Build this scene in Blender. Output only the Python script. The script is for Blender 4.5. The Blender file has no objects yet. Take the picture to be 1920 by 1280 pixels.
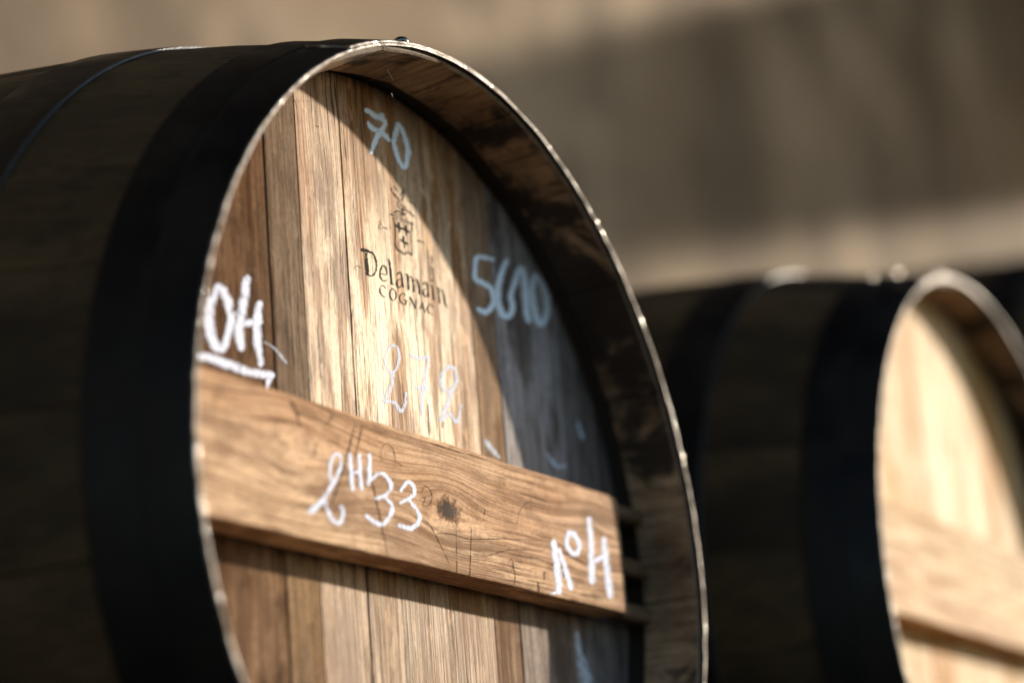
import bpy, bmesh, math, random
from mathutils import Vector, Matrix, noise

S = bpy.context.scene
COL = S.collection
rnd = random.Random(7)

# ------------------------------------------------------------------ camera
cam_d = bpy.data.cameras.new('camera')
cam = bpy.data.objects.new('camera', cam_d); COL.objects.link(cam); S.camera = cam
CP = Vector((-1.285651, -0.767058, -0.342186))
CR = Vector((0.516326, -0.8529, -0.077262)); CU = Vector((-0.205723, -0.211103, 0.95557)); CF = Vector((0.831315, 0.477491, 0.284459))
m = Matrix((CR, CU, -CF)).transposed().to_4x4(); m.translation = CP
cam.matrix_world = m
cam_d.sensor_width = 36.0; cam_d.lens = 84.08
cam_d.clip_start = 0.05; cam_d.clip_end = 200
cam_d.dof.use_dof = True; cam_d.dof.focus_distance = 1.565; cam_d.dof.aperture_fstop = 2.15

# ------------------------------------------------------------------ light
SUN = Vector((2.0, -1.0, 0.49)).normalized()          # direction towards the sun
world = bpy.data.worlds.new('World'); S.world = world; world.use_nodes = True
wn = world.node_tree.nodes; wl = world.node_tree.links; wn.clear()
sky = wn.new('ShaderNodeTexSky'); sky.sky_type = 'NISHITA'; sky.sun_disc = False; sky.ozone_density = 2.0; sky.dust_density = 0.4
sky.sun_elevation = math.asin(SUN.z); sky.sun_rotation = math.atan2(SUN.x, SUN.y)
bg = wn.new('ShaderNodeBackground'); bg.inputs['Strength'].default_value = 0.14
wo = wn.new('ShaderNodeOutputWorld')
wl.new(sky.outputs[0], bg.inputs[0]); wl.new(bg.outputs[0], wo.inputs[0])
sun_d = bpy.data.lights.new('sun', 'SUN'); sun_d.energy = 5.0; sun_d.angle = math.radians(1.3); sun_d.color = (1.0, 0.88, 0.72)
sun = bpy.data.objects.new('sun', sun_d); COL.objects.link(sun)
sun.rotation_euler = SUN.to_track_quat('Z', 'Y').to_euler(); sun.location = SUN * 8
S.view_settings.view_transform = 'Standard'; S.view_settings.look = 'None'
S.view_settings.gamma = 1.0; S.view_settings.exposure = 0.72; S.view_settings.use_curve_mapping = False

# ------------------------------------------------------------------ node helpers
class NT:
    def __init__(s, name):
        s.m = bpy.data.materials.new(name); s.m.use_nodes = True
        s.t = s.m.node_tree; s.t.nodes.clear()
        s.out = s.t.nodes.new('ShaderNodeOutputMaterial')
    def n(s, typ, **k):
        nd = s.t.nodes.new(typ)
        for a, b in k.items(): setattr(nd, a, b)
        return nd
    def set(s, sock, v):
        if isinstance(v, bpy.types.NodeSocket): s.t.links.new(v, sock)
        else: sock.default_value = v
    def math(s, op, a, b=0.0, c=0.0, clamp=False):
        nd = s.n('ShaderNodeMath', operation=op, use_clamp=clamp)
        s.set(nd.inputs[0], a); s.set(nd.inputs[1], b); s.set(nd.inputs[2], c); return nd.outputs[0]
    def vmath(s, op, a, b=(0, 0, 0)):
        nd = s.n('ShaderNodeVectorMath', operation=op); s.set(nd.inputs[0], a); s.set(nd.inputs[1], b); return nd.outputs[0]
    def noise(s, vec, scale=1.0, detail=3.0, rough=0.5, dist=0.0):
        nd = s.n('ShaderNodeTexNoise'); s.set(nd.inputs['Vector'], vec)
        nd.inputs['Scale'].default_value = scale; nd.inputs['Detail'].default_value = detail
        nd.inputs['Roughness'].default_value = rough; nd.inputs['Distortion'].default_value = dist; return nd.outputs['Fac']
    def ramp(s, fac, a, b, lo=0.0, hi=1.0):
        nd = s.n('ShaderNodeMapRange', interpolation_type='SMOOTHSTEP'); s.set(nd.inputs[0], fac)
        nd.inputs[1].default_value = a; nd.inputs[2].default_value = b; nd.inputs[3].default_value = lo; nd.inputs[4].default_value = hi
        return nd.outputs[0]
    def mix(s, fac, a, b, mode='MIX'):
        nd = s.n('ShaderNodeMix', data_type='RGBA', blend_type=mode)
        s.set(nd.inputs[0], fac)
        for k, v in ((6, a), (7, b)):
            s.set(nd.inputs[k], (*v, 1) if isinstance(v, tuple) and len(v) == 3 else v)
        return nd.outputs[2]
    def bsdf(s, col, rough=0.6, bump=None, bstr=0.3, bdist=0.001, metallic=0.0, spec=0.5, alpha=None):
        b = s.n('ShaderNodeBsdfPrincipled')
        s.set(b.inputs['Base Color'], (*col, 1) if isinstance(col, tuple) and len(col) == 3 else col)
        s.set(b.inputs['Roughness'], rough); s.set(b.inputs['Metallic'], metallic); s.set(b.inputs['Specular IOR Level'], spec)
        if bump is not None:
            bn = s.n('ShaderNodeBump'); bn.inputs['Strength'].default_value = bstr; bn.inputs['Distance'].default_value = bdist
            s.set(bn.inputs['Height'], bump); s.t.links.new(bn.outputs[0], b.inputs['Normal'])
        if alpha is not None: s.set(b.inputs['Alpha'], alpha)
        s.t.links.new(b.outputs[0], s.out.inputs[0]); return b
    def coords(s, spread=11.0):
        tc = s.n('ShaderNodeTexCoord'); oi = s.n('ShaderNodeObjectInfo')
        off = s.n('ShaderNodeCombineXYZ')
        r = s.math('MULTIPLY', oi.outputs['Random'], spread)
        s.set(off.inputs[0], r); s.set(off.inputs[1], s.math('MULTIPLY', r, 1.7)); s.set(off.inputs[2], s.math('MULTIPLY', r, 0.6))
        return tc.outputs['Object'], s.vmath('ADD', tc.outputs['Object'], off.outputs[0]), oi.outputs['Random']

def scl(nt, v, sc): return nt.vmath('MULTIPLY', v, sc)

def oak(name, dark, mid, light, pores=0.55, fleck=0.3, stain=None, stain_amt=0.5, lower=None, knot=None, axis='Z', bstr=0.5, rough=0.74, bands=1.0, spec=0.12, bleach_lit=0.0, sscale=1.0):
    """weathered oak: long fibres, open pores, ray flecks, stains; grain runs along the axis"""
    t = NT(name)
    raw, v, rn = t.coords()
    if knot:                                    # grain flows round a knot
        sx = t.n('ShaderNodeSeparateXYZ'); t.set(sx.inputs[0], raw)
        kd = None
        zc = sx.outputs[2]; xc = sx.outputs[0]
        for (kx, kz, ks, ka, kk) in knot:
            dx = t.math('MULTIPLY', t.math('SUBTRACT', xc, kx), 0.55); dz = t.math('SUBTRACT', zc, kz)
            d2 = t.math('ADD', t.math('MULTIPLY', dx, dx), t.math('MULTIPLY', dz, dz))
            g = t.math('EXPONENT', t.math('MULTIPLY', d2, -1.0 / (ks * ks)))
            zc = t.math('SUBTRACT', zc, t.math('MULTIPLY', t.math('MULTIPLY', dz, g), ka))
            core = t.math('MULTIPLY', t.math('EXPONENT', t.math('MULTIPLY', t.math('MULTIPLY', d2, t.ramp(t.noise(raw, 190.0, 5, 0.7), 0.3, 0.7, 0.45, 2.2)), -1.0 / (0.10 * ks * ks))), kk)
            kd = core if kd is None else t.math('MAXIMUM', kd, core)
        cb = t.n('ShaderNodeCombineXYZ'); t.set(cb.inputs[0], xc); t.set(cb.inputs[1], sx.outputs[1]); t.set(cb.inputs[2], zc)
        v = t.vmath('ADD', cb.outputs[0], (3.1, 1.2, 0.4))
    A = {'Z': lambda a, l: (a, a * 0.5, l), 'X': lambda a, l: (l, a * 0.5, a), 'Y': lambda a, l: (a, l, a)}[axis]
    warp = t.noise(scl(t, v, A(18, 5)), 1, 2, 0.5)
    wv = t.n('ShaderNodeCombineXYZ'); w1 = t.math('MULTIPLY', t.math('SUBTRACT', warp, 0.5), 0.012)
    for k in range(3): t.set(wv.inputs[k], w1)
    v2 = t.vmath('ADD', v, wv.outputs[0])
    big = t.noise(scl(t, t.vmath('ADD', raw, wv.outputs[0]), A(15, 4.5)), 1, 5, 0.6)
    band = t.noise(scl(t, v2, A(120, 2.2)), 1, 3, 0.6)
    fib = t.noise(scl(t, v2, A(520, 9)), 1, 4, 0.6)
    por = t.noise(scl(t, v2, A(520, 15)), 1, 3, 0.6)
    blot = t.noise(scl(t, v2, A(60, 34)), 1, 4, 0.6)
    c = t.mix(t.ramp(big, 0.33, 0.67), mid, light)
    c = t.mix(t.math('MULTIPLY', t.ramp(band, 0.46, 0.72), 0.75 * bands), c, dark)
    c = t.mix(t.math('MULTIPLY', t.ramp(fib, 0.42, 0.66), 0.55), c, dark)
    c = t.mix(t.math('MULTIPLY', t.ramp(blot, 0.48, 0.68), 0.42), c, dark)
    if fleck:
        fl = t.noise(scl(t, v2, A(70, 30)), 1, 2, 0.4, 0.6)
        fm = t.ramp(fl, 0.62, 0.645)
        c = t.mix(t.math('MULTIPLY', fm, fleck), c, tuple(min(1, x * 1.12 + 0.02) for x in light))
    else: fm = 0.0
    if bleach_lit:                                  # worn-pale patches; a round mask paints the sunlit middle lighter than the shaded rest
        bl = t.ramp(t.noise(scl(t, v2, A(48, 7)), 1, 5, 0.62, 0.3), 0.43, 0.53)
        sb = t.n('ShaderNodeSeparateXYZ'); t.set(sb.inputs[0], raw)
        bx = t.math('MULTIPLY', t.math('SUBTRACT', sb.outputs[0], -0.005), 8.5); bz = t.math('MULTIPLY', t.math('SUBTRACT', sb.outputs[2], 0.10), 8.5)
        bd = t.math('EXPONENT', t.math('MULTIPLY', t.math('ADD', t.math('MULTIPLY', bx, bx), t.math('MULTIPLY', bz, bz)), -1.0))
        amt = t.math('MULTIPLY', t.math('ADD', t.math('MULTIPLY', bd, 1.0), 0.16), bleach_lit)
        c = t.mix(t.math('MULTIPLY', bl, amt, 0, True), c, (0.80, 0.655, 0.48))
    pm = t.ramp(por, 0.57, 0.64)
    pmask = t.ramp(t.noise(scl(t, v, A(26, 6)), 1, 3), 0.36, 0.62, 0.25, 1.0)
    pm = t.math('MULTIPLY', pm, pmask)
    if fleck: pm = t.math('MULTIPLY', pm, t.math('SUBTRACT', 1.0, t.math('MULTIPLY', fm, 0.85)))
    c = t.mix(t.math('MULTIPLY', pm, pores), c, tuple(x * 0.28 for x in dark))
    sp = t.noise(scl(t, v, A(210, 90)), 1, 4, 0.7)
    c = t.mix(t.math('MULTIPLY', t.ramp(sp, 0.60, 0.74), 0.55), c, tuple(x * 0.4 for x in dark))
    gr = t.noise(scl(t, v, A(900, 210)), 1, 3, 0.7)
    c = t.mix(t.math('MULTIPLY', t.ramp(gr, 0.45, 0.66), 0.38), c, tuple(x * 0.7 for x in dark))
    if lower:                                   # the lower half of the head has browned differently
        sz = t.n('ShaderNodeSeparateXYZ'); t.set(sz.inputs[0], raw)
        e = t.math('ADD', sz.outputs[2], t.math('MULTIPLY', t.math('SUBTRACT', big, 0.5), 0.05))
        c = t.mix(t.ramp(e, -0.03, 0.03, 1.0, 0.0), c, t.mix(1.0, c, lower, 'MULTIPLY'))
    if stain:
        st = t.noise(scl(t, t.vmath('ADD', raw, wv.outputs[0]), A(30 * sscale, 9 * sscale)), 1, 6, 0.68)
        c = t.mix(t.math('MULTIPLY', t.ramp(st, 0.48, 0.62), stain_amt), c, stain)
    if knot:
        kn = t.ramp(t.noise(scl(t, raw, (420, 420, 420)), 1, 4, 0.7), 0.3, 0.55, 0.55, 1.0)
        c = t.mix(t.math('MULTIPLY', t.ramp(kd, 0.015, 0.35), 0.6), c, (0.15, 0.066, 0.026))
        c = t.mix(t.math('MULTIPLY', t.ramp(t.math('MULTIPLY', kd, kn), 0.10, 0.6), 0.95), c, (0.020, 0.011, 0.006))
    h = t.math('SUBTRACT', t.math('MULTIPLY', fib, -0.35), t.math('MULTIPLY', pm, 0.6))
    h = t.math('ADD', h, t.math('MULTIPLY', band, 0.3))
    bs = t.bsdf(c, t.ramp(fib, 0.3, 0.7, rough - 0.08, rough + 0.12), h, bstr, 0.0012, spec=spec)
    bs.inputs['Specular Tint'].default_value = (1.0, 0.80, 0.55, 1)
    return t.m

M = {}
M['board_red'] = oak('oak_board_red', (0.042, 0.019, 0.010), (0.120, 0.060, 0.031), (0.20, 0.112, 0.062), 0.7, 0.12, (0.034, 0.017, 0.010), 0.7, (1.7, 1.85, 1.95), bstr=0.8, bleach_lit=0.10, spec=0.0)
M['board_grey'] = oak('oak_board_grey', (0.075, 0.044, 0.027), (0.175, 0.118, 0.080), (0.26, 0.185, 0.13), 0.6, 0.12, (0.085, 0.062, 0.050), 0.6, (1.35, 1.25, 1.05), bstr=0.8, bleach_lit=0.12, spec=0.0)
M['board_tan'] = oak('oak_board_tan', (0.10, 0.043, 0.019), (0.34, 0.185, 0.10), (0.56, 0.36, 0.22), 1.0, 0.3, (0.17, 0.095, 0.06), 0.75, (0.66, 0.63, 0.60), bstr=1.0, rough=0.60, spec=0.14, bleach_lit=0.95)
M['board_gold'] = oak('oak_board_gold', (0.11, 0.042, 0.014), (0.35, 0.172, 0.066), (0.56, 0.335, 0.16), 1.0, 0.5, (0.17, 0.072, 0.025), 0.75, (0.60, 0.60, 0.62), bstr=1.0, rough=0.60, spec=0.16, bleach_lit=0.95)
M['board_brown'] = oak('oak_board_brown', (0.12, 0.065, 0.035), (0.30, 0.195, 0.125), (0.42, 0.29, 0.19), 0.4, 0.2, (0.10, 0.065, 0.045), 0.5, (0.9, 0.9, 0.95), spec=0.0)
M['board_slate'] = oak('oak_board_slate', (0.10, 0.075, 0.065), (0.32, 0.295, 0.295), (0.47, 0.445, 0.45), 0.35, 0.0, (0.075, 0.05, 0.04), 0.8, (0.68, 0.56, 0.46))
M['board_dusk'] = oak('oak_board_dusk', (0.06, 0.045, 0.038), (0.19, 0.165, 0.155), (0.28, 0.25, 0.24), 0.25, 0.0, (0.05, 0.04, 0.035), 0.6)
M['bar'] = oak('oak_bar', (0.15, 0.070, 0.034), (0.54, 0.315, 0.178), (0.82, 0.565, 0.355), 0.7, 0.0, (0.23, 0.128, 0.075), 0.7, None,
               [(0.000, -0.0035, 0.022, 0.93, 1.0), (-0.165, 0.008, 0.030, 0.8, 0.0), (0.19, 0.004, 0.02, 0.6, 0.0)], 'X', 0.8, 0.70, 1.0, 0.03, 0.0)
M['peg'] = oak('oak_peg', (0.05, 0.028, 0.015), (0.13, 0.078, 0.044), (0.21, 0.135, 0.08), 0.4, 0.0, None, 0, None, None, 'X', 0.3)
M['timber'] = oak('timber', (0.05, 0.035, 0.025), (0.12, 0.085, 0.06), (0.18, 0.13, 0.09), 0.4, 0.0, None, 0, None, None, 'Y', 0.4)

M['board_sunny'] = oak('oak_board_honey', (0.18, 0.075, 0.016), (0.44, 0.225, 0.055), (0.64, 0.40, 0.14), 0.4, 0.3, (0.32, 0.125, 0.020), 0.9, rough=0.66, spec=0.10, bleach_lit=0.5, sscale=0.45)
M['board_cream'] = oak('oak_board_cream', (0.26, 0.125, 0.045), (0.58, 0.39, 0.19), (0.80, 0.63, 0.39), 0.4, 0.3, (0.42, 0.20, 0.040), 0.85, rough=0.66, spec=0.12, bleach_lit=0.7, sscale=0.5)
M['bar_pale'] = oak('oak_bar_pale', (0.24, 0.12, 0.042), (0.52, 0.33, 0.15), (0.72, 0.53, 0.29), 0.3, 0.0, (0.34, 0.17, 0.07), 0.8, axis='X', sscale=0.5, rough=0.66, spec=0.1)
def stave_outer():
    t = NT('oak_stave_outside'); raw, v, rn = t.coords()
    big = t.noise(scl(t, v, (9, 3, 9)), 1, 5, 0.6); fib = t.noise(scl(t, v, (260, 5, 260)), 1, 4, 0.6)
    spot = t.noise(scl(t, v, (30, 18, 30)), 1, 4, 0.6)
    c = t.mix(t.ramp(big, 0.35, 0.68), (0.028, 0.0170, 0.0070), (0.095, 0.058, 0.0230))
    c = t.mix(t.math('MULTIPLY', t.ramp(fib, 0.45, 0.7), 0.6), c, (0.006, 0.004, 0.0025))
    c = t.mix(t.math('MULTIPLY', t.ramp(spot, 0.55, 0.75), 0.5), c, (0.058, 0.044, 0.018))
    c = t.mix(t.math('MULTIPLY', rn, 0.45), c, (0.018, 0.012, 0.007))
    t.bsdf(c, 0.7, fib, 0.5, 0.001, spec=0.25); return t.m
M['stave'] = stave_outer()
def chime():
    t = NT('oak_chime_inside'); raw, v, rn = t.coords()
    big = t.noise(scl(t, raw, (11, 8, 11)), 1, 5, 0.62); fib = t.noise(scl(t, v, (420, 9, 420)), 1, 4, 0.65)
    st = t.noise(scl(t, raw, (15, 17, 15)), 1, 6, 0.62, 0.5)
    c = t.mix(t.ramp(big, 0.38, 0.62), (0.17, 0.105, 0.060), (0.42, 0.29, 0.175))
    c = t.mix(t.math('MULTIPLY', rn, 0.30), c, (0.10, 0.062, 0.036))
    c = t.mix(t.math('MULTIPLY', t.ramp(fib, 0.43, 0.64), 0.65), c, (0.07, 0.040, 0.022))
    sx = t.n('ShaderNodeSeparateXYZ'); t.set(sx.inputs[0], raw)
    upper = t.ramp(t.math('ADD', t.math('MULTIPLY', sx.outputs[0], 0.8), sx.outputs[2]), 0.27, 0.36)     # dark blotches spread further towards the top right of the chime
    s2 = t.math('ADD', st, t.math('MULTIPLY', upper, 0.10))
    c = t.mix(t.math('MULTIPLY', t.ramp(s2, 0.52, 0.63), 0.92), c, (0.012, 0.0105, 0.0105))
    t.bsdf(c, 0.7, fib, 0.8, 0.0014, spec=0.2); return t.m
M['chime'] = chime()
def plain(name, col, rough, nscale=60.0, var=0.4, metallic=0.0, bstr=0.3, spec=0.5, dist=0.0006):
    t = NT(name); raw, v, rn = t.coords()
    a = t.noise(v, nscale, 5, 0.65); b = t.noise(v, nscale * 6, 3, 0.6)
    c = t.mix(t.ramp(a, 0.3, 0.7), tuple(x * (1 - var) for x in col), tuple(min(1, x * (1 + var)) for x in col))
    t.bsdf(c, t.ramp(a, 0.3, 0.7, max(0.05, rough - 0.15), rough + 0.1), b, bstr, dist, metallic, spec); return t.m
M['groove'] = plain('dark_groove', (0.018, 0.013, 0.010), 0.85)  # near-black tone for the groove in front of the head
def hoop_mat():
    t = NT('blackened_steel'); raw, v, rn = t.coords()
    a = t.noise(v, 14.0, 6, 0.65); b = t.noise(scl(t, v, (60, 260, 60)), 1, 4, 0.6); d = t.noise(v, 30.0, 3, 0.5)
    c = t.mix(t.ramp(a, 0.42, 0.66), (0.0036, 0.0037, 0.0040), (0.013, 0.0095, 0.0070))
    c = t.mix(t.math('MULTIPLY', t.ramp(b, 0.60, 0.74), 0.5), c, (0.020, 0.019, 0.018))
    t.bsdf(c, t.ramp(a, 0.3, 0.7, 0.42, 0.68), t.math('ADD', d, t.math('MULTIPLY', b, 0.1)), 0.35, 0.003, spec=0.2); return t.m
M['hoop'] = hoop_mat()
M['hoop_worn'] = plain('worn_black_steel_edge', (0.030, 0.028, 0.026), 0.48, 120, 0.5, 0.1, 0.5)
M['rivet'] = plain('polished_rivet_steel', (0.16, 0.155, 0.15), 0.25, 90, 0.3, 1.0, 0.1)
M['glint_burr'] = plain('bright_steel_glint', (0.62, 0.58, 0.53), 0.34, 300, 0.15, 1.0, 0.1)
def edge_mat():
    t = NT('bare_steel_edge'); raw, v, rn = t.coords(0.0)
    a = t.noise(v, 90.0, 4, 0.6); b = t.noise(v, 420.0, 4, 0.7); s = t.noise(v, 160.0, 2, 0.5)
    c = t.mix(t.ramp(a, 0.35, 0.65), (0.085, 0.065, 0.05), (0.36, 0.33, 0.30))
    c = t.mix(t.ramp(s, 0.62, 0.70), c, (0.75, 0.72, 0.68))
    t.bsdf(c, t.ramp(s, 0.58, 0.68, 0.55, 0.22), t.math('ADD', b, a), 0.9, 0.0012, 0.7); return t.m
M['edge'] = edge_mat()
M['end'] = plain('stave_end_grain', (0.16, 0.12, 0.085), 0.7, 300, 0.5, 0, 0.6)
M['earth'] = plain('dark_earth', (0.06, 0.048, 0.036), 0.9, 9, 0.4, 0, 0.5, 0.2, 0.01)
M['web'] = plain('spider_silk', (0.7, 0.68, 0.65), 0.4, 50, 0.1)
def wall_mat():
    t = NT('lime_render'); raw, v, rn = t.coords(0.0)
    a = t.noise(scl(t, v, (1.1, 1, 1.7)), 1, 4, 0.55); b = t.noise(v, 6.0, 5, 0.6); g = t.noise(v, 40.0, 4, 0.6)
    sx = t.n('ShaderNodeSeparateXYZ'); t.set(sx.inputs[0], raw)
    c = t.mix(t.ramp(a, 0.35, 0.65), (0.20, 0.148, 0.100), (0.37, 0.292, 0.212))
    c = t.mix(t.math('MULTIPLY', t.ramp(t.noise(scl(t, v, (2.6, 2.0, 1.6)), 1, 4, 0.6), 0.42, 0.58), 0.8), c, (0.105, 0.080, 0.060))
    c = t.mix(t.math('MULTIPLY', t.ramp(b, 0.45, 0.7), 0.35), c, (0.22, 0.17, 0.125))
    t.bsdf(c, 0.9, t.math('ADD', b, t.math('MULTIPLY', g, 0.3)), 0.4, 0.02, spec=0.15); return t.m
M['wall'] = wall_mat()
def mark(name, col, cover, grain=1400.0, lo=0.40, hi=0.62, rough=0.9, edge=0.26):
    """dry chalk or worn ink: broken up by the grain of the wood, ragged at its borders"""
    t = NT(name); raw, v, rn = t.coords(0.0)
    uv = t.n('ShaderNodeUVMap'); su = t.n('ShaderNodeSeparateXYZ'); t.set(su.inputs[0], uv.outputs[0])
    e = t.math('ABSOLUTE', t.math('SUBTRACT', t.math('MULTIPLY', su.outputs[1], 2.0), 1.0))
    g = t.noise(scl(t, v, (grain * 0.6, grain * 0.6, grain * 0.12)), 1, 3, 0.6); b = t.noise(v, 420.0, 3, 0.6)
    x = t.math('ADD', t.math('MULTIPLY', g, 0.7), t.math('MULTIPLY', b, 0.3))
    x = t.math('SUBTRACT', x, t.math('MULTIPLY', t.math('POWER', e, 2.5), edge))
    a = t.math('MULTIPLY', t.ramp(x, lo, hi), cover)
    t.bsdf(col, rough, None, alpha=a, spec=0.1); return t.m
M['chalk'] = mark('white_chalk', (0.76, 0.80, 0.95), 0.95, lo=0.31, hi=0.49)
M['chalk_thin'] = mark('thin_white_chalk', (0.72, 0.77, 0.92), 0.74, lo=0.31, hi=0.52)
M['chalk_blue'] = mark('pale_blue_chalk', (0.76, 0.88, 1.0), 0.99, lo=0.28, hi=0.42)
M['smear'] = mark('chalk_smear', (0.66, 0.74, 0.86), 0.75, lo=0.32, hi=0.54)
M['ink'] = mark('black_stencil_ink', (0.012, 0.016, 0.014), 0.93, lo=0.33, hi=0.46, edge=0.10)
M['ink_faint'] = mark('worn_stencil_ink', (0.014, 0.013, 0.010), 0.92, lo=0.33, hi=0.48, edge=0.10)
M['crack'] = mark('dark_crack', (0.045, 0.023, 0.012), 0.70, lo=0.33, hi=0.53, edge=0.10)

# ------------------------------------------------------------------ mesh helpers
def link(name, me, mats, parent=None):
    o = bpy.data.objects.new(name, me); COL.objects.link(o)
    if not me.materials:
        for k in (mats if isinstance(mats, (list, tuple)) else [mats]): me.materials.append(M[k])
    o.parent = parent; return o
def mesh(name, vs, fs, mi=None, smooth=False):
    me = bpy.data.meshes.new(name); me.from_pydata(vs, [], fs); me.update()
    bm = bmesh.new(); bm.from_mesh(me); bmesh.ops.recalc_face_normals(bm, faces=bm.faces[:]); bm.to_mesh(me); bm.free()
    if mi: me.polygons.foreach_set('material_index', mi)
    if smooth: me.polygons.foreach_set('use_smooth', [True] * len(me.polygons))
    return me
def box(name, lo, hi, mat, parent=None, bev=0.004, jit=0.0):
    bm = bmesh.new(); bmesh.ops.create_cube(bm, size=1)
    for q in bm.verts:
        q.co = Vector([lo[k] + (q.co[k] + 0.5) * (hi[k] - lo[k]) + rnd.uniform(-jit, jit) for k in range(3)])
    if bev: bmesh.ops.bevel(bm, geom=bm.edges[:], offset=bev, segments=2, affect='EDGES')
    me = bpy.data.meshes.new(name); bm.to_mesh(me); bm.free(); return link(name, me, mat, parent)
def tag(o, label=None, cat=None, group=None, kind=None):
    for k, x in (('label', label), ('category', cat), ('group', group), ('kind', kind)):
        if x: o[k] = x
    return o
def empty(name, loc):
    o = bpy.data.objects.new(name, None); o.empty_display_size = 0.1; o.location = loc; COL.objects.link(o); return o

# ------------------------------------------------------------------ setting
g = box('ground', (-30, -30, -0.95), (40, 1.62, -0.56), 'earth', None, 0); tag(g, kind='structure')
WALL_Y = 1.60
w = box('rendered_wall', (-12, WALL_Y, -0.56), (30, WALL_Y + 0.5, 7.5), 'wall', None, 0.01)
tag(w, 'pale beige rendered wall standing far out of focus behind the barrels', 'wall')
# added roof out of view, shaped so its shadow slants across the wall
LX0, LX1, LZ, LD = 7.35, 10.9, 3.75, 3.6
blocker = empty('sun_blocker', (LX0, WALL_Y, LZ - 1.0))
tag(blocker, 'unseen slanting board roof fixed to the beige wall beyond the barrels', 'blocker')
for i in range(11):
    vs = []
    for f0 in (i / 11, (i + 0.985) / 11):
        for (yy, zz, x1) in ((-0.002, 0, LX1 - LX0), (-LD, -LD * 0.41, LX1 - LX0 - 0.88 * LD)):
            for th in (0, -0.04): vs.append((x1 * f0, yy, zz + th + 1.0))
    fs = [(0, 1, 3, 2), (4, 6, 7, 5), (0, 2, 6, 4), (1, 5, 7, 3), (0, 4, 5, 1), (2, 3, 7, 6)]
    link('sun_blocker_board', mesh('sun_blocker_board', vs, fs), 'timber', blocker)
# unseen overhang added to keep skylight off the wall and barrels
ev = empty('sky_blocker', (0, WALL_Y, 4.25))
tag(ev, 'unseen boarded roof eave projecting from the wall high above the barrels', 'blocker')
for i in range(16):
    xa = -11 + i * 1.5
    box('sky_blocker_board', (xa, -3.2, 0.0), (xa + 1.49, -0.002, 0.06), 'timber', ev, 0.004)

# ------------------------------------------------------------------ barrel
H = 0.81; DEPTH = 0.060
def oval(th, y):
    k = max(0.0, 1 - abs(y) / 0.35)
    return 1 + k * (0.00505 * math.cos(2*th) + 0.00441 * math.sin(2*th) - 0.00265 * math.cos(3*th) - 0.0147 * math.sin(3*th))
def rb(y): return 0.2976 + 0.32 * y - 0.395 * y * y             # outside of the staves
def P(r, th, y):
    r *= oval(th, y); return (r * math.cos(th), y, r * math.sin(th))

def stave_mesh(t0, t1, gap=0.0006):
    n = 5
    sec = []                                                        # (y, r, material) outline from rim, outside -> inside
    ys = [0.0015, 0.03, 0.06, 0.10, 0.15, 0.21, 0.28, 0.35, 0.42, 0.49, 0.56, 0.63, 0.70, 0.76, 0.808]
    outer = [(y, rb(y)) for y in ys]
    inner = [(0.808, rb(0.808) - 0.012), (0.70, rb(0.70) - 0.022), (0.40, rb(0.4) - 0.024), (0.15, rb(0.15) - 0.024), (0.085, rb(0.085) - 0.022), (0.0625, 0.2905),
             (0.062, 0.2990), (0.0465, 0.2995), (0.0440, 0.2920), (0.022, 0.2930), (0.0020, 0.2940), (0.0005, 0.2950)]
    loop = outer + inner; L = len(loop)
    mats = []
    for i in range(L):
        if i < len(ys) - 1: mats.append(0)
        elif i < len(ys) + 4: mats.append(0)
        elif i < len(ys) + 8: mats.append(2)
        elif i < len(ys) + 10: mats.append(1)
        else: mats.append(3)
    vs = []; fs = []; mi = []
    for j in range(n + 1):
        for i, (y, r) in enumerate(loop):
            th = t0 + (t1 - t0) * j / n
            if j == 0: th += gap / r
            if j == n: th -= gap / r
            dr = 0.0
            if i < len(ys) and j in (0, n): dr = -0.0007
            if i >= len(ys) + 8 and j in (0, n): dr = 0.0011
            vs.append(P(r + dr, th, y))
    for j in range(n):
        for i in range(L):
            k = (i + 1) % L
            fs.append((j*L+i, (j+1)*L+i, (j+1)*L+k, j*L+k)); mi.append(mats[i])
    fs.append(tuple(range(L))); mi.append(1); fs.append(tuple(reversed([n*L+i for i in range(L)]))); mi.append(1)
    return mesh('stave', vs, fs, mi)

def hoop_mesh(y0, y1, a0=0.0, a1=360.0, off=0.0, th_=0.0019, n=200, seed=0, back=False):
    vs = []; fs = []; mi = []; full = a1 - a0 >= 359.9
    N = n if full else max(12, int(n * (a1 - a0) / 360))
    ys = [y0 + (y1 - y0) * q for q in (0, 0.04, 0.35, 0.65, 0.96, 1)]
    def ring(th, k):
        a = noise.noise((math.cos(th) * 23 + seed, math.sin(th) * 23, y0 * 50)); b = noise.noise((math.cos(th) * 90 + seed, math.sin(th) * 90, y0 * 50))
        j = (a * 0.0006 + b * 0.00045) if y0 < 0 else 0.0
        pr = []
        for q, y in enumerate(ys):
            e = 0.0004 if q in (0, 5) else 0.0
            pr.append((y + (j if q < 2 else 0), rb(y) + off + th_ - e + b * 0.00012))
        for q in (5, 0): pr.append((ys[q] + (j if q < 2 else 0), rb(ys[q]) + off + 0.0001))
        return [P(r, th, y) for y, r in pr]
    cnt = N if full else N + 1
    for k in range(cnt): vs += ring(math.radians(a0 + (a1 - a0) * k / N), k)
    L = 8
    for k in range(N):
        k2 = (k + 1) % cnt
        for i in range(L):
            i2 = (i + 1) % L
            fs.append((k*L+i, k2*L+i, k2*L+i2, k*L+i2)); mi.append(1 if i in (0, 7) else 0)
    if not full:
        fs.append(tuple(range(L))); mi.append(1); fs.append(tuple(reversed([N*L+i for i in range(L)]))); mi.append(1)
    return mesh('hoop', vs, fs, mi, False)

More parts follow.
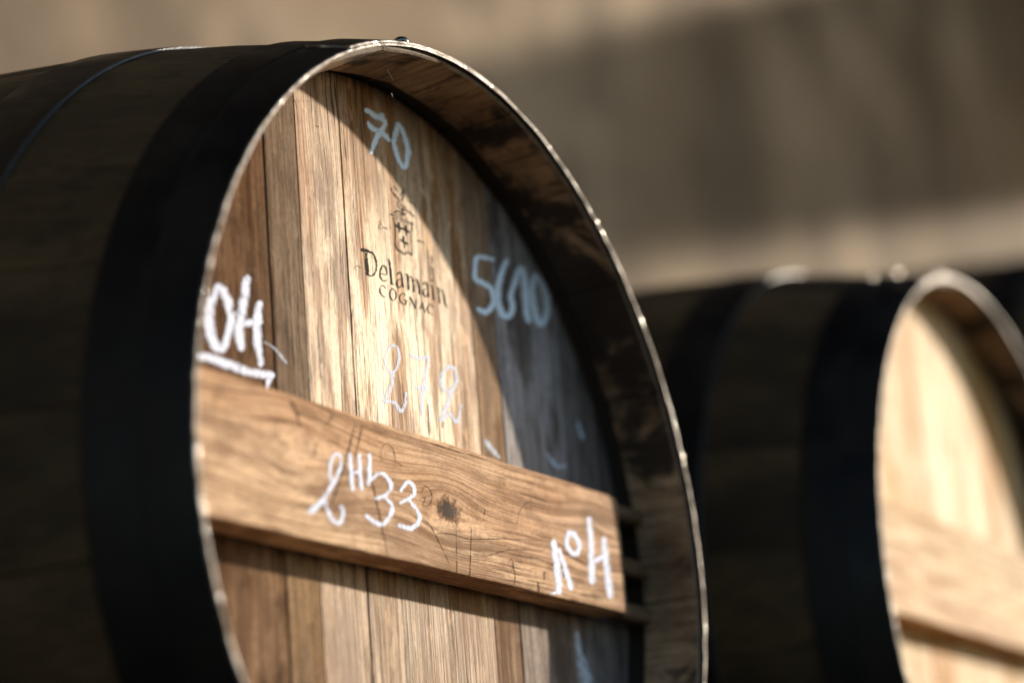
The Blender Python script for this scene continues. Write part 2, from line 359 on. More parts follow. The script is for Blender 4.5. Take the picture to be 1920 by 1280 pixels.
def rivet_mesh(th, y, r, rad=0.0055, hgt=0.0036):
    bm = bmesh.new(); bmesh.ops.create_uvsphere(bm, u_segments=12, v_segments=8, radius=1)
    nrm = Vector((math.cos(th), 0, math.sin(th))); tn = Vector((-math.sin(th), 0, math.cos(th))); ax = Vector((0, 1, 0))
    c0 = Vector(P(r, th, y))
    for q in bm.verts: q.co = c0 + nrm * (q.co.z * hgt) + tn * (q.co.x * rad) + ax * (q.co.y * rad)
    for f in bm.faces: f.smooth = True
    me = bpy.data.meshes.new('rivet'); bm.to_mesh(me); bm.free(); return me

def glint_burr_mesh(th, y, r, rad, rr=0.0011, dy=0.0003):
    me = rivet_mesh(th, 0.0, 0.0, 1.0, 1.0)
    nrm = Vector((math.cos(th), 0, math.sin(th))); tn = Vector((-math.sin(th), 0, math.cos(th))); c0 = Vector(P(r, th, y))
    for q in me.vertices:
        d = q.co.copy(); q.co = c0 + nrm * (d.dot(nrm) * rr) + tn * (d.dot(tn) * rad) + Vector((0, d.y * dy, 0))
    return me

def board_mesh(u0, u1, gl, gr, dy, seed):
    """one head board: a slice of the disc, edges eased, long edges a little uneven"""
    R = 0.2984; nL = 26; nA = 10
    def edge(u, s):
        h = math.sqrt(max(R*R - u*u, 1e-6))
        return [(u + s * (0.00025 * noise.noise((seed * 3.7 + s, k * 0.31, u * 40)) + 0.0004 * noise.noise((seed + s * 5, k * 0.09, u * 9))), -h + 2*h*k/nL) for k in range(nL + 1)]
    def arc(a, b):
        a = max(-R, min(R, a)); b = max(-R, min(R, b)); ta = math.acos(a / R); tb = math.acos(b / R)
        return [(R * math.cos(ta + (tb - ta) * k / nA), R * math.sin(ta + (tb - ta) * k / nA)) for k in range(1, nA)]
    ua = max(u0 + gl, -R + 1e-5); ub = min(u1 - gr, R - 1e-5)
    out = []
    if u0 > -R: out += edge(ua, 1)
    else: out.append((-R, 0.0))
    top = arc(ua, ub); 
    if u0 > -R and u1 < R: out += top + list(reversed(edge(ub, -1))) + [(x, -z) for x, z in reversed(top)]
    elif u0 <= -R:
        out = list(reversed(edge(ub, -1))); n2 = 40; t1 = math.acos(ub / R)
        out += [(R * math.cos(-t1 - (2*math.pi - 2*t1) * k / n2), R * math.sin(-t1 - (2*math.pi - 2*t1) * k / n2)) for k in range(1, n2)]
    else:
        n2 = 40; t1 = math.acos(ua / R)
        out += [(R * math.cos(t1 - 2*t1 * k / n2), R * math.sin(t1 - 2*t1 * k / n2)) for k in range(1, n2)]
    n = len(out); cx = (max(u0, -R) + min(u1, R)) / 2
    def inset(x, z, d): return (x + (d if x < cx else -d), z * (1 - d / 0.3))
    vs = [(*inset(x, z, 0.0006), DEPTH + dy) for x, z in out] + [(x, z, DEPTH + dy + 0.0009) for x, z in out] + [(x, z, DEPTH + 0.02) for x, z in out]
    vs = [(a, c, b) for a, b, c in vs]
    fs = [tuple(range(n)), tuple(reversed(range(2*n, 3*n)))]
    for i in range(n):
        k = (i + 1) % n
        fs.append((i, n+i, n+k, k)); fs.append((n+i, 2*n+i, 2*n+k, n+k))
    return mesh('head_board', vs, fs)

def bar_mesh():
    """crossbar: thick oak plank, eased edges, rounded ends thinned at the back"""
    y0, y1 = 0.0290, 0.0535; nx = 60; xs = [-0.272 + 0.5160 * k / nx for k in range(nx + 1)]
    prof = []
    vs = []; fs = []
    L = 0
    for x in xs:
        endd = min(x + 0.272, 0.2440 - x); sh = max(0.0, 1 - endd / 0.012)
        zt = 0.0428 + 0.0009 * noise.noise((x * 16, 1.3, 0)) + 0.0003 * noise.noise((x * 90, 4, 0)) - 0.010 * sh * sh
        zb = -0.0442 + 0.0007 * noise.noise((x * 14, 7.7, 0)) + 0.0003 * noise.noise((x * 80, 2, 0)) + 0.004 * sh * sh
        yf = y0 + 0.006 * sh * sh
        e = 0.0032; b = 0.0014
        sec = [(yf, zb + b), (yf, -0.02), (yf, 0.0), (yf, 0.02), (yf, zt - e), (yf + e * 0.3, zt - e * 0.3), (yf + e, zt), (y1, zt), (y1, zb), (yf + b, zb), (yf + b * 0.3, zb + b * 0.3)]
        L = len(sec); vs += [(x, y, z) for y, z in sec]
    for k in range(nx):
        for i in range(L):
            i2 = (i + 1) % L
            fs.append((k*L+i, k*L+i2, (k+1)*L+i2, (k+1)*L+i))
    fs.append(tuple(reversed(range(L)))); fs.append(tuple(nx*L+i for i in range(L)))
    return mesh('head_bar', vs, fs)

def ribbons(name, strokes, mat, parent, lift):
    vs = []; fs = []; uvs = []
    for s in strokes:
        y = s[0] * 1e-4 - lift - 0.00002 * rnd.random(); q = s[1:]; n = len(q) // 4; base = len(vs)
        for k in range(n):
            a, b, c, d = [v * 1e-5 for v in q[4*k:4*k+4]]
            yk = y - k * 1.5e-6; vs += [(a, yk, b), (c, yk, d)]; uvs += [(k / n, 0.0), (k / n, 1.0)]
        for k in range(n - 1): fs.append((base+2*k, base+2*k+1, base+2*k+3, base+2*k+2))
    me = bpy.data.meshes.new(name); me.from_pydata(vs, [], fs)
    ul = me.uv_layers.new(name='UVMap')
    for lp in me.loops: ul.data[lp.index].uv = uvs[lp.vertex_index]
    return link(name, me, mat, parent)

STROKES = {
 'seventy': [
  [600,-2181,27653,-2006,27864,-2089,27513,-1701,27982,-1912,27490,-1503,27984,-1738,27468,-1301,27985,-1560,27442,-1067,27981,-1341,27395,-799,27955,-1066,27339,-549,27929,-695,27333,-438,27932,-243,27496,-462,27928,7,27651,-325,28012,0,27664,-6,28165,-150,27669,344,28173,-110,27691,427,28088,-4,27693,444,28024,226,27729,427,27878],
  [600,-797,27586,-608,27814,-695,27435,-274,27944,-514,27426,-92,27935,-343,27417,101,27925,-192,27400,281,27905,-36,27386,454,27876,65,27376,651,27822,77,27396,781,27662,47,27366,713,27430,-59,27237,568,27222,-190,27090,425,27042,-327,26973,307,26880,-484,26851,187,26732,-667,26697,79,26590,-817,26519,-84,26434,-975,26328,-252,26267,-1128,26127,-409,26099,-1262,25933,-552,25934,-1386,25734,-688,25764,-1512,25510,-828,25567,-1632,25251,-987,25322,-1751,24974,-1154,25045,-1867,24701,-1321,24765,-1786,24584,-1541,24613],
  [600,-1926,26887,-1754,26994,-1968,26765,-1585,27002,-1940,26656,-1446,26962,-1902,26538,-1316,26929,-1813,26422,-1185,26921,-1622,26370,-1075,26881,-1412,26338,-930,26847,-1179,26323,-787,26827,-943,26322,-630,26847,-741,26334,-418,26884,-587,26332,-159,26910,-416,26329,78,26893,-235,26314,302,26860,-65,26287,522,26808,125,26261,693,26709,326,26212,837,26599,535,26161,974,26492,767,26200,965,26349],
  [600,1960,28067,2312,28115,1649,27847,2429,27953,1520,27580,2281,27682,1390,27311,2135,27414,1273,27055,2001,27157,1162,26817,1872,26919,1056,26573,1765,26710,996,26315,1705,26524,1004,26062,1713,26330,1062,25829,1764,26124,1135,25613,1834,25920,1227,25408,1904,25718,1337,25211,1989,25527,1456,25042,2080,25365,1581,24904,2173,25237,1719,24793,2268,25139,1871,24710,2369,25068,2022,24622,2514,25033,2255,24559,2598,25029,2802,24734,2327,24928,3040,25027,2288,24925,3138,25269,2347,25115,3222,25482,2419,25344,3316,25679,2522,25562,3424,25911,2612,25754,3491,26166,2658,25922,3472,26406,2658,26099,3407,26624,2618,26296,3335,26823,2566,26495,3264,27012,2516,26684,3182,27195,2457,26864,3090,27369,2388,27036,2990,27540,2311,27206,2877,27707,2226,27366,2746,27852,2137,27493,2599,27962,2030,27571,2449,28035,1904,27632,2310,28102,1766,27699,2028,28055,1783,27874],
 ],
 'fifty': [
  [600,13897,20963,13799,20797,13756,21047,13537,20679,13321,21020,13089,20628,12871,20991,12657,20579,12426,20936,12265,20511,11977,20861,11884,20427,11470,20734,11604,20349,10919,20435,11554,20324,10666,20056,11480,20182,10584,19704,11416,19894,10537,19402,11367,19586,10443,19116,11311,19302,10370,18807,11284,19072,10457,18516,11323,18974,10845,18388,11412,18959,11258,18387,11709,18967,11598,18381,12108,18959,11960,18349,12519,18925,12320,18310,12962,18876,12555,18244,13360,18758,12690,18125,13612,18549,12774,17955,13739,18296,12796,17768,13772,18022,12736,17565,13731,17729,12615,17353,13594,17411,12452,17165,13359,17088,12236,16970,12998,16764,11979,16788,12542,16448,11861,16722,11954,16175,11799,16703,11367,16109,11524,16711,10997,16171,11179,16721,10699,16229,10809,16611,10593,16390],
  [600,15472,21422,15824,21430,15117,21234,15898,21249,14792,20843,15625,20858,14460,20443,15362,20479,14145,20007,15128,20085,13876,19530,14876,19640,13630,19025,14647,19174,13454,18524,14487,18726,13349,18021,14411,18276,13316,17527,14399,17838,13381,17104,14467,17503,13580,16770,14641,17284,13899,16526,14872,17146,14382,16395,14973,17120,15123,16554,14860,17094,15679,16861,14968,17149,16064,17197,15112,17252,16274,17540,15232,17414,16366,17874,15331,17661,16380,18180,15378,17895,16297,18435,15354,18084,16152,18643,15264,18278,16014,18836,15167,18486,15702,18873,15322,18715],
  [600,15607,18137,15242,18112,15944,18331,15131,18276,16164,18667,15329,18608,16382,19000,15529,18945,16666,19416,15793,19360,17110,20063,16175,20001,17610,20776,16636,20744,17862,21073,17162,21346,17212,20914,18273,21454,17308,20666,18450,21083,17391,20313,18543,20689,17422,19941,18598,20285,17406,19499,18603,19824,17378,19063,18595,19379,17356,18659,18550,18955,17321,18257,18492,18550,17315,17876,18465,18196,17396,17558,18457,17890,17505,17288,18479,17605,17613,17025,18502,17314,17893,16954,18293,17084],
  [600,19487,21285,19881,21336,19154,21071,20029,21184,18936,20676,19850,20793,18712,20269,19679,20417,18541,19831,19569,20049,18477,19371,19512,19638,18474,18910,19509,19204,18511,18487,19543,18804,18575,18097,19624,18447,18682,17738,19741,18128,18826,17448,19883,17890,19006,17213,20047,17734,19303,17027,20155,17677,20104,17092,19821,17629,20716,17470,19807,17642,21114,17872,20071,17897,21414,18288,20300,18193,21594,18701,20450,18505,21690,19123,20549,18864,21712,19526,20589,19212,21654,19905,20558,19544,21525,20263,20465,19867,21351,20577,20334,20147,21109,20836,20169,20384,20827,21045,19962,20584,20555,21202,19769,20737,20296,21295,19631,20816,20060,21327,19495,20856,19859,21350,19324,20905,19511,21266,19271,21066],
 ],
 'oh': [
  [600,-19294,11284,-18927,11255,-19671,11079,-18858,11013,-19963,10693,-19104,10621,-20265,10292,-19338,10248,-20530,9866,-19514,9893,-20738,9431,-19641,9532,-20897,8985,-19724,9175,-20978,8526,-19739,8836,-20927,8057,-19697,8457,-20798,7602,-19586,8065,-20625,7225,-19450,7765,-20377,6945,-19314,7578,-20043,6745,-19192,7480,-19490,6686,-19295,7464,-18853,6976,-19516,7361,-18557,7306,-19401,7447,-18353,7652,-19190,7696,-18082,8097,-18975,8093,-17807,8641,-18758,8573,-17625,9175,-18637,8994,-17606,9644,-18651,9329,-17693,10050,-18751,9653,-17812,10397,-18881,9947,-17981,10695,-18999,10211,-18188,10950,-19142,10430,-18411,11149,-19269,10577,-18700,11248,-19314,10642,-18962,11251,-19388,10675,-19151,11241,-19533,10722,-19485,11122,-19656,10889],
  [600,-16539,12423,-16075,12495,-16886,12134,-15856,12295,-17014,11710,-15957,11872,-17140,11288,-16058,11448,-17275,10852,-16170,11005,-17417,10369,-16317,10513,-17569,9868,-16472,10006,-17702,9430,-16611,9554,-17846,9095,-16708,9205,-17984,8783,-16776,8948,-18072,8427,-16789,8728,-17981,8081,-16819,8446,-17839,7768,-16796,8123,-17701,7470,-16770,7785,-17396,7364,-16977,7505],
  [600,-17560,8844,-17622,9019,-17288,8826,-17424,9214,-16954,8924,-17108,9362,-16632,9018,-16778,9515,-16316,9098,-16406,9670,-15978,9221,-16000,9759,-15598,9344,-15599,9835,-15206,9471,-15207,9908,-14959,9653,-14960,9850],
  [600,-15338,11045,-14910,11104,-15666,10786,-14715,10914,-15835,10311,-14828,10444,-16006,9829,-14939,9985,-16137,9358,-15004,9570,-16176,8938,-15039,9204,-16171,8551,-15034,8855,-16136,8151,-15002,8481,-16009,7729,-14995,8044,-15855,7295,-14958,7579,-15702,6865,-14921,7111,-15454,6772,-15102,6882],
  [600,-21923,5980,-21899,6195,-21684,5896,-21631,6375,-21347,5915,-21284,6485,-21049,5929,-20895,6603,-20679,5920,-20356,6700,-20063,5928,-19661,6714,-19307,5916,-18873,6705,-18594,5898,-18127,6689,-18007,5875,-17514,6649,-17430,5844,-16983,6603,-16760,5852,-16440,6593,-15993,5936,-15787,6635,-15206,6057,-15041,6717,-14429,6176,-14271,6802,-14049,6392,-13978,6674],
  [600,-14568,6711,-14223,6735,-14850,6515,-14083,6567,-14971,6071,-14320,6114,-15091,5628,-14555,5662,-15211,5187,-14789,5213,-15135,5094,-14945,5106],
 ],
 'two_seven_two': [
  [600,-576,11452,-403,11406,-805,11373,-420,11270,-1103,11113,-719,11009,-1420,10833,-996,10770,-1659,10509,-1164,10549,-1736,10148,-1222,10263,-1710,9791,-1197,9944,-1622,9509,-1124,9705,-1458,9324,-1016,9581,-1194,9220,-896,9531,-803,9248,-859,9526,-425,9435,-736,9596,-106,9689,-509,9779,147,9965,-319,9985,311,10251,-193,10208,410,10550,-109,10463,446,10825,-79,10694,407,11076,-112,10900,302,11299,-198,11086,146,11468,-295,11196,-113,11533,-354,11210,-370,11505,-477,11188,-559,11480,-666,11163,-767,11369,-815,11227],
  [600,-724,9554,-474,9580,-924,9417,-369,9474,-1078,9038,-508,9096,-1229,8668,-649,8712,-1414,8317,-842,8318,-1709,7931,-1137,7889,-2054,7537,-1465,7479,-2296,7261,-1681,7195,-2337,7198,-1794,7091,-1902,7045,-2173,7316,-1899,7055,-1884,7405,-1604,7100,-1522,7464,-1193,7161,-1038,7535,-926,7170,-537,7531,-782,7062,-214,7356,-626,6857,-34,7151,-357,6695,34,7093,167,6802,-82,7078,486,7030,10,7135,691,7296,153,7288,799,7614,285,7552,864,7977,397,7907,927,8333,511,8270,834,8402,646,8374],
  [600,1420,11075,1534,11221,1514,10976,1768,11302,1884,10939,2164,11298,2273,10902,2542,11295,2725,10907,2829,11319,3217,11048,3107,11397,3564,11190,3501,11545,3549,11221,4010,11593,3521,11199,4159,11354,3471,10998,4078,11080,3370,10715,3951,10774,3194,10379,3819,10427,2968,9981,3643,10031,2742,9541,3475,9609,2548,9049,3283,9129,2357,8524,3097,8617,2225,8047,2972,8172,2245,7682,2888,7828,2326,7388,2861,7524,2407,7103,2835,7211,2532,7051,2724,7100],
  [600,1735,8826,1789,8982,1902,8754,2024,9102,2428,8815,2551,9164,2958,8877,3081,9227,3490,8939,3615,9291,3729,9060,3785,9218],
  [600,6457,11461,6675,11380,6133,11370,6617,11192,5752,11093,6234,10914,5342,10792,5886,10663,5017,10441,5690,10460,4899,10071,5618,10217,4924,9724,5638,9945,5067,9450,5728,9762,5372,9277,5889,9674,5822,9210,6097,9639,6397,9318,6192,9648,6900,9613,6396,9780,7316,9986,6700,10055,7607,10376,6902,10323,7702,10762,6966,10599,7663,11130,6933,10899,7515,11417,6845,11087,7163,11543,6767,11110,6778,11520,6561,11087,6483,11498,6267,11065,6179,11360,6082,11165],
  [600,6329,9795,6724,9842,6022,9585,6899,9689,5918,9300,6793,9402,5821,9031,6681,9099,5645,8707,6460,8699,5246,8146,5963,8102,4739,7490,5393,7456,4476,7023,5134,7158,5262,7129,4837,7309,5777,7518,5363,7707,6032,7688,6046,8053,6039,7606,6632,7948,6243,7379,6908,7710,6506,7189,7055,7614,7117,7289,6779,7573,7394,7529,6769,7573,7532,7764,6889,7732,7636,8071,7050,8012,7730,8444,7212,8382,7821,8812,7377,8758,7730,8888,7530,8863],
 ],
 'bar_mark': [
  [290,-11904,578,-12068,550,-11796,670,-12161,610,-11759,880,-12154,814,-11721,1100,-12148,1008,-11755,1294,-12185,1114,-11946,1412,-12249,1150,-12236,1441,-12328,1161,-12576,1345,-12363,1154,-12833,1155,-12478,1062,-13045,917,-12644,877,-13211,652,-12781,659,-13332,346,-12874,389,-13412,14,-12934,84,-13435,-269,-12941,-157,-13366,-492,-12902,-331,-13217,-669,-12832,-441,-12810,-691,-12953,-469,-12513,-464,-12872,-389,-12282,-173,-12655,-131,-12079,111,-12451,138,-11870,424,-12265,438,-11683,737,-12098,742,-12046,854,-11616,850,-12173,634,-11729,629,-12413,223,-11963,206,-12674,-163,-12230,-208,-12943,-455,-12504,-540,-13245,-741,-12798,-847,-13557,-1033,-13080,-1137,-13847,-1321,-13328,-1426,-14121,-1589,-13589,-1724,-14422,-1837,-13917,-2034,-14808,-2074,-14312,-2346,-15256,-2319,-14737,-2639,-15714,-2571,-15145,-2923,-15827,-2834,-15572,-2993],
  [290,-14048,-1788,-13816,-1709,-14142,-1933,-13626,-1757,-14059,-2121,-13528,-1941,-13974,-2313,-13432,-2122,-13874,-2501,-13322,-2295,-13750,-2690,-13205,-2475,-13607,-2881,-13079,-2645,-13425,-3042,-12941,-2767,-13198,-3172,-12770,-2853,-12904,-3265,-12615,-2899,-12451,-3226,-12644,-2912,-12091,-2998,-12584,-2857,-11854,-2730,-12427,-2676,-11707,-2459,-12333,-2509,-11739,-2228,-12309,-2377,-11856,-2046,-12355,-2210,-11967,-1881,-12407,-2027,-12127,-1839,-12325,-1905],
  [290,-11071,1577,-10821,1633,-11218,1431,-10662,1556,-11213,1044,-10626,1174,-11208,658,-10591,794,-11203,283,-10556,423,-11170,-68,-10553,64,-11137,-408,-10551,-284,-11104,-748,-10549,-632,-10946,-827,-10696,-774],
  [290,-10005,1698,-9752,1747,-10165,1554,-9602,1663,-10188,1186,-9609,1296,-10211,816,-9617,931,-10220,449,-9612,576,-10185,96,-9608,224,-10136,-248,-9591,-124,-10088,-590,-9575,-475,-9938,-659,-9707,-607],
  [290,-10973,248,-10985,366,-10804,214,-10830,476,-10476,290,-10502,552,-10147,366,-10173,629,-9817,442,-9842,706,-9660,553,-9671,671],
  [290,-8922,1933,-8665,1981,-9086,1789,-8515,1895,-9121,1462,-8520,1574,-9156,1138,-8524,1251,-9202,822,-8539,928,-9248,515,-8589,609,-9306,209,-8648,297,-9364,-98,-8706,-11,-9209,-211,-8913,-172],
  [290,-8934,73,-9059,146,-8724,109,-9001,273,-8306,352,-8604,527,-7913,581,-8178,797,-7657,684,-7689,1004,-7498,676,-7195,1026,-7285,599,-6833,923,-7095,487,-6566,785,-6940,359,-6359,614,-6839,209,-6217,394,-6830,86,-6212,131,-6922,-42,-6420,-144,-7132,-213,-6737,-388,-7381,-370,-7097,-599,-7659,-488,-7488,-765,-8010,-598,-7886,-891,-8383,-717,-8259,-1009,-8543,-859,-8488,-990],
  [290,-7690,-579,-7528,-467,-7678,-697,-7317,-448,-7354,-855,-6968,-590,-7049,-1004,-6598,-743,-6902,-1151,-6337,-966,-6919,-1341,-6311,-1275,-7046,-1583,-6443,-1599,-7227,-1803,-6657,-1901,-7455,-1996,-6968,-2181,-7735,-2170,-7358,-2434,-7942,-2260,-7796,-2628,-8046,-2275,-8250,-2688,-8237,-2252,-8593,-2644,-8487,-2206,-8878,-2579,-8757,-2154,-9153,-2490,-9037,-2077,-9418,-2382,-9325,-1997,-9674,-2277,-9554,-2029,-9710,-2155],
  [290,-5454,-49,-5636,-14,-5245,28,-5649,105,-4961,294,-5395,376,-4696,544,-5120,666,-4563,635,-4734,918,-4528,619,-4230,977,-4364,559,-3877,880,-4245,465,-3649,728,-4179,352,-3533,529,-4170,218,-3533,262,-4254,96,-3777,-56,-4576,-101,-4289,-336,-5124,-358,-4902,-591,-5690,-622,-5489,-834,-5791,-750,-5701,-845],
  [290,-4811,-412,-4633,-303,-4815,-535,-4419,-293,-4475,-734,-4051,-477,-4144,-929,-3672,-667,-3930,-1113,-3378,-878,-3846,-1290,-3219,-1113,-3847,-1455,-3181,-1370,-3924,-1594,-3293,-1647,-4109,-1753,-3577,-1934,-4384,-1917,-3994,-2208,-4619,-2006,-4527,-2424,-4880,-2038,-5088,-2477,-5293,-2025,-5571,-2444,-5746,-2012,-6010,-2411,-6040,-2111,-6158,-2290],
 ],
 'number_mark': [
  [290,13178,-454,13720,-334,12881,-730,14087,-464,12906,-1002,14151,-730,12930,-1273,14215,-996,12955,-1569,14280,-1285,13006,-1880,14332,-1598,13057,-2209,14385,-1941,13093,-2587,14422,-2343,13102,-3051,14431,-2827,13096,-3573,14423,-3358,13090,-4098,14416,-3887,13450,-4269,14046,-4175],
  [290,14025,-958,14346,-864,13887,-1128,14599,-920,14046,-1532,14839,-1303,14205,-1935,15079,-1687,14360,-2351,15317,-2088,14531,-2786,15532,-2519,14701,-3237,15743,-2964,14871,-3688,15955,-3407,15241,-3785,15729,-3659],
  [290,12492,-4392,12447,-4268,12725,-4417,12624,-4141,13138,-4315,13037,-4039,13553,-4213,13452,-3937,13970,-4111,13869,-3834,14151,-3983,14105,-3858],
  [290,15737,608,16158,613,15365,422,16301,433,15188,143,16122,152,15000,-158,15956,-106,14906,-472,15893,-298,14988,-760,15948,-474,15184,-1004,16085,-644,15468,-1188,16233,-744,15878,-1287,16383,-779,16415,-1285,16507,-784,17055,-1090,16437,-816,17429,-771,16525,-721,17650,-422,16672,-488,17724,-81,16720,-292,17569,206,16627,-136,17285,434,16416,31,16970,603,16209,145,16602,686,16089,172,16261,690,15915,167,16004,689,15659,167,15584,544,15429,310],
  [290,18690,1983,19152,2072,18410,1756,19436,1952,18392,1145,19461,1346,18375,538,19485,739,18335,-47,19485,141,18227,-629,19459,-450,18095,-1200,19409,-1018,17983,-1717,19381,-1511,17955,-2130,19354,-1907,17949,-2475,19347,-2245,17943,-2814,19340,-2587,18321,-2988,18949,-2887],
  [290,18595,-1498,18431,-1320,19029,-1487,18664,-1091,19669,-1259,19302,-861,20313,-1028,19944,-630,20962,-796,20591,-397,21202,-564,21034,-384],
  [290,20643,779,21172,879,20325,522,21501,743,20315,15,21533,241,20304,-492,21565,-260,20298,-1000,21601,-762,20298,-1529,21644,-1284,20302,-2060,21691,-1807,20312,-2536,21742,-2271,20394,-2910,21736,-2653,20480,-3225,21735,-2982,20566,-3537,21734,-3314,20911,-3666,21437,-3566],
 ],
 'smear': [
  [600,23956,10647,24244,10758,23852,10486,24491,10732,23891,10289,24702,10600,23928,10097,24917,10463,23950,9894,25129,10295,24112,9706,25171,10041,24270,9488,25199,9774,24429,9267,25226,9511,24696,9209,25055,9318],
  [600,19051,7290,19303,7412,19003,7140,19563,7411,19279,6851,19991,7195,19576,6549,20399,6991,20016,6312,20731,6916,20722,6347,20910,6891,21299,6498,21289,6946,21779,6633,21770,7018,22051,6798,22047,6971],
  [600,10235,6768,10595,6959,10182,6540,10983,6965,10399,6375,11236,6817,10623,6205,11482,6672,10886,6033,11745,6538,11272,5918,11977,6363,11674,5814,12249,6185,12072,5712,12528,6005,12330,5737,12535,5869],
  [600,21076,-5517,21534,-5445,20804,-5733,21822,-5573,20736,-6123,21922,-5939,20669,-6523,22023,-6294,20671,-7041,22186,-6745,20659,-7758,22588,-7357,20711,-8575,23059,-8086,20761,-9386,23533,-8821,21665,-9678,22913,-9427],
  [600,-15070,8467,-15030,8519,-15042,8429,-14952,8544,-14673,8374,-14568,8509,-14310,8320,-14173,8472,-13962,8215,-13769,8377,-13616,8022,-13375,8188,-13267,7769,-12992,7947,-12912,7514,-12612,7708,-12760,7520,-12624,7607],
 ],
 'print_name': [
  [600,-3624,17243,-3563,17380,-3503,17176,-3366,17481,-3278,17213,-3150,17494,-3057,17249,-2929,17508,-2860,17275,-2715,17512,-2679,17298,-2538,17487,-2502,17312,-2390,17452,-2319,17326,-2246,17418,-2257,17349,-2224,17390],
  [600,-3096,17200,-2945,17246,-3186,17105,-2849,17206,-3181,16866,-2831,16971,-3177,16627,-2812,16736,-3172,16388,-2794,16501,-3161,16152,-2783,16265,-3150,15916,-2772,16028,-3138,15680,-2760,15792,-3031,15635,-2861,15685],
  [600,-2867,17339,-2845,17395,-2814,17314,-2765,17439,-2608,17341,-2557,17469,-2420,17367,-2331,17501,-2278,17347,-2114,17473,-2149,17248,-1954,17353,-2038,17091,-1833,17183,-1963,16928,-1753,17008,-1939,16772,-1716,16840,-1952,16611,-1720,16666,-1989,16450,-1751,16494,-2037,16288,-1813,16317,-2108,16130,-1903,16138,-2200,16000,-2031,15973,-2324,15891,-2209,15830,-2476,15798,-2418,15714,-2616,15743,-2638,15640,-2758,15734,-2837,15639,-2926,15762,-3010,15680,-3102,15790,-3174,15720,-3152,15777,-3184,15746],
  [600,-1405,16151,-1391,16180,-1380,16137,-1349,16200,-1119,16158,-1086,16225,-848,16181,-830,16249,-619,16259,-696,16287,-532,16419,-675,16383,-547,16595,-718,16531,-599,16739,-790,16648,-708,16827,-859,16731,-857,16880,-955,16784,-1040,16860,-1017,16793,-1212,16750,-1087,16726,-1358,16592,-1183,16591,-1473,16420,-1254,16443,-1537,16237,-1312,16279,-1572,16042,-1344,16101,-1560,15877,-1335,15960,-1471,15762,-1289,15859,-1336,15687,-1203,15786,-1170,15660,-1107,15751,-983,15701,-992,15769,-804,15782,-830,15833,-635,15860,-656,15901,-612,15884,-621,15902],
  [600,-388,17412,-331,17446,-398,17373,-272,17449,-362,17323,-202,17420,-336,17284,-123,17381,-318,17171,-59,17258,-297,16915,-36,16993,-287,16578,-27,16653,-279,16276,-19,16351,-269,16061,-14,16135,-261,15883,-10,15955,-252,15705,-7,15775,-183,15676,-73,15707],
  [600,-253,15719,-231,15756,-224,15699,-176,15781,-106,15705,-58,15787,11,15711,59,15793,129,15716,177,15799,185,15741,206,15778],
  [600,627,16532,555,16550,723,16568,563,16607,832,16677,692,16711,930,16778,832,16823,969,16813,1001,16894,1000,16784,1139,16869,1047,16706,1230,16788,1079,16597,1297,16675,1094,16450,1324,16520,1092,16270,1331,16338,1092,16106,1341,16180,1107,15988,1355,16068,1125,15892,1373,15975,1142,15798,1390,15880,1219,15774,1331,15811],
  [600,1172,16440,1183,16422,1136,16439,1160,16398,955,16365,984,16315,767,16288,816,16236,600,16189,704,16160,483,16064,638,16068,412,15930,603,15965,394,15810,610,15888,472,15720,646,15816,601,15656,727,15755,770,15647,792,15735,937,15730,866,15770,1071,15846,997,15870,1197,15955,1137,15975,1203,15979,1176,15988],
  [600,1700,16845,1704,16876,1738,16835,1748,16905,1815,16841,1828,16936,1815,16849,1985,16964,1827,16779,2078,16862,1834,16525,2086,16593,1815,16160,2066,16225,1796,15795,2047,15860,1863,15763,1975,15792],
  [600,1976,16596,1949,16606,2015,16608,1957,16630,2159,16712,2088,16738,2292,16807,2230,16854,2337,16825,2413,16918,2369,16778,2541,16862,2404,16663,2619,16745,2427,16504,2679,16588,2452,16302,2705,16378,2462,16056,2715,16129,2473,15809,2726,15881,2545,15780,2658,15812],
  [600,2630,16544,2605,16555,2670,16555,2614,16579,2824,16658,2756,16688,2965,16754,2912,16805,3020,16772,3106,16865,3066,16714,3240,16798,3111,16584,3326,16668,3141,16421,3394,16507,3169,16232,3424,16310,3181,16009,3436,16083,3193,15785,3448,15858,3266,15756,3381,15789],
  [600,3826,16616,3760,16635,3920,16647,3772,16691,4021,16740,3891,16778,4109,16823,4025,16876,4141,16846,4191,16931,4179,16815,4327,16905,4230,16736,4429,16824,4265,16603,4506,16687,4292,16401,4534,16473,4299,16140,4542,16208,4306,15877,4549,15946,4374,15849,4484,15880],
  [600,4362,16468,4366,16446,4327,16470,4337,16422,4165,16420,4176,16365,3994,16367,4024,16310,3840,16289,3931,16258,3734,16181,3888,16189,3675,16064,3870,16107,3668,15953,3890,16039,3754,15864,3932,15958,3885,15791,4017,15883,4043,15768,4083,15851,4204,15842,4132,15876,4317,15947,4238,15965,4420,16046,4353,16061,4423,16069,4393,16076],
  [600,4787,16796,4799,16830,4821,16782,4849,16856,4876,16779,4913,16877,4865,16785,5043,16889,4882,16707,5125,16791,4913,16463,5158,16537,4935,16119,5179,16190,4957,15774,5201,15845,5027,15747,5136,15779],
  [600,4824,17182,4869,17242,4864,17145,4962,17278,4933,17144,5031,17277,5002,17144,5100,17277,5071,17143,5169,17276,5165,17179,5209,17239],
  [600,5537,16796,5531,16825,5584,16793,5570,16857,5659,16807,5642,16892,5642,16818,5807,16931,5659,16746,5903,16830,5685,16481,5932,16553,5696,16101,5942,16170,5706,15720,5952,15788,5775,15691,5886,15722],
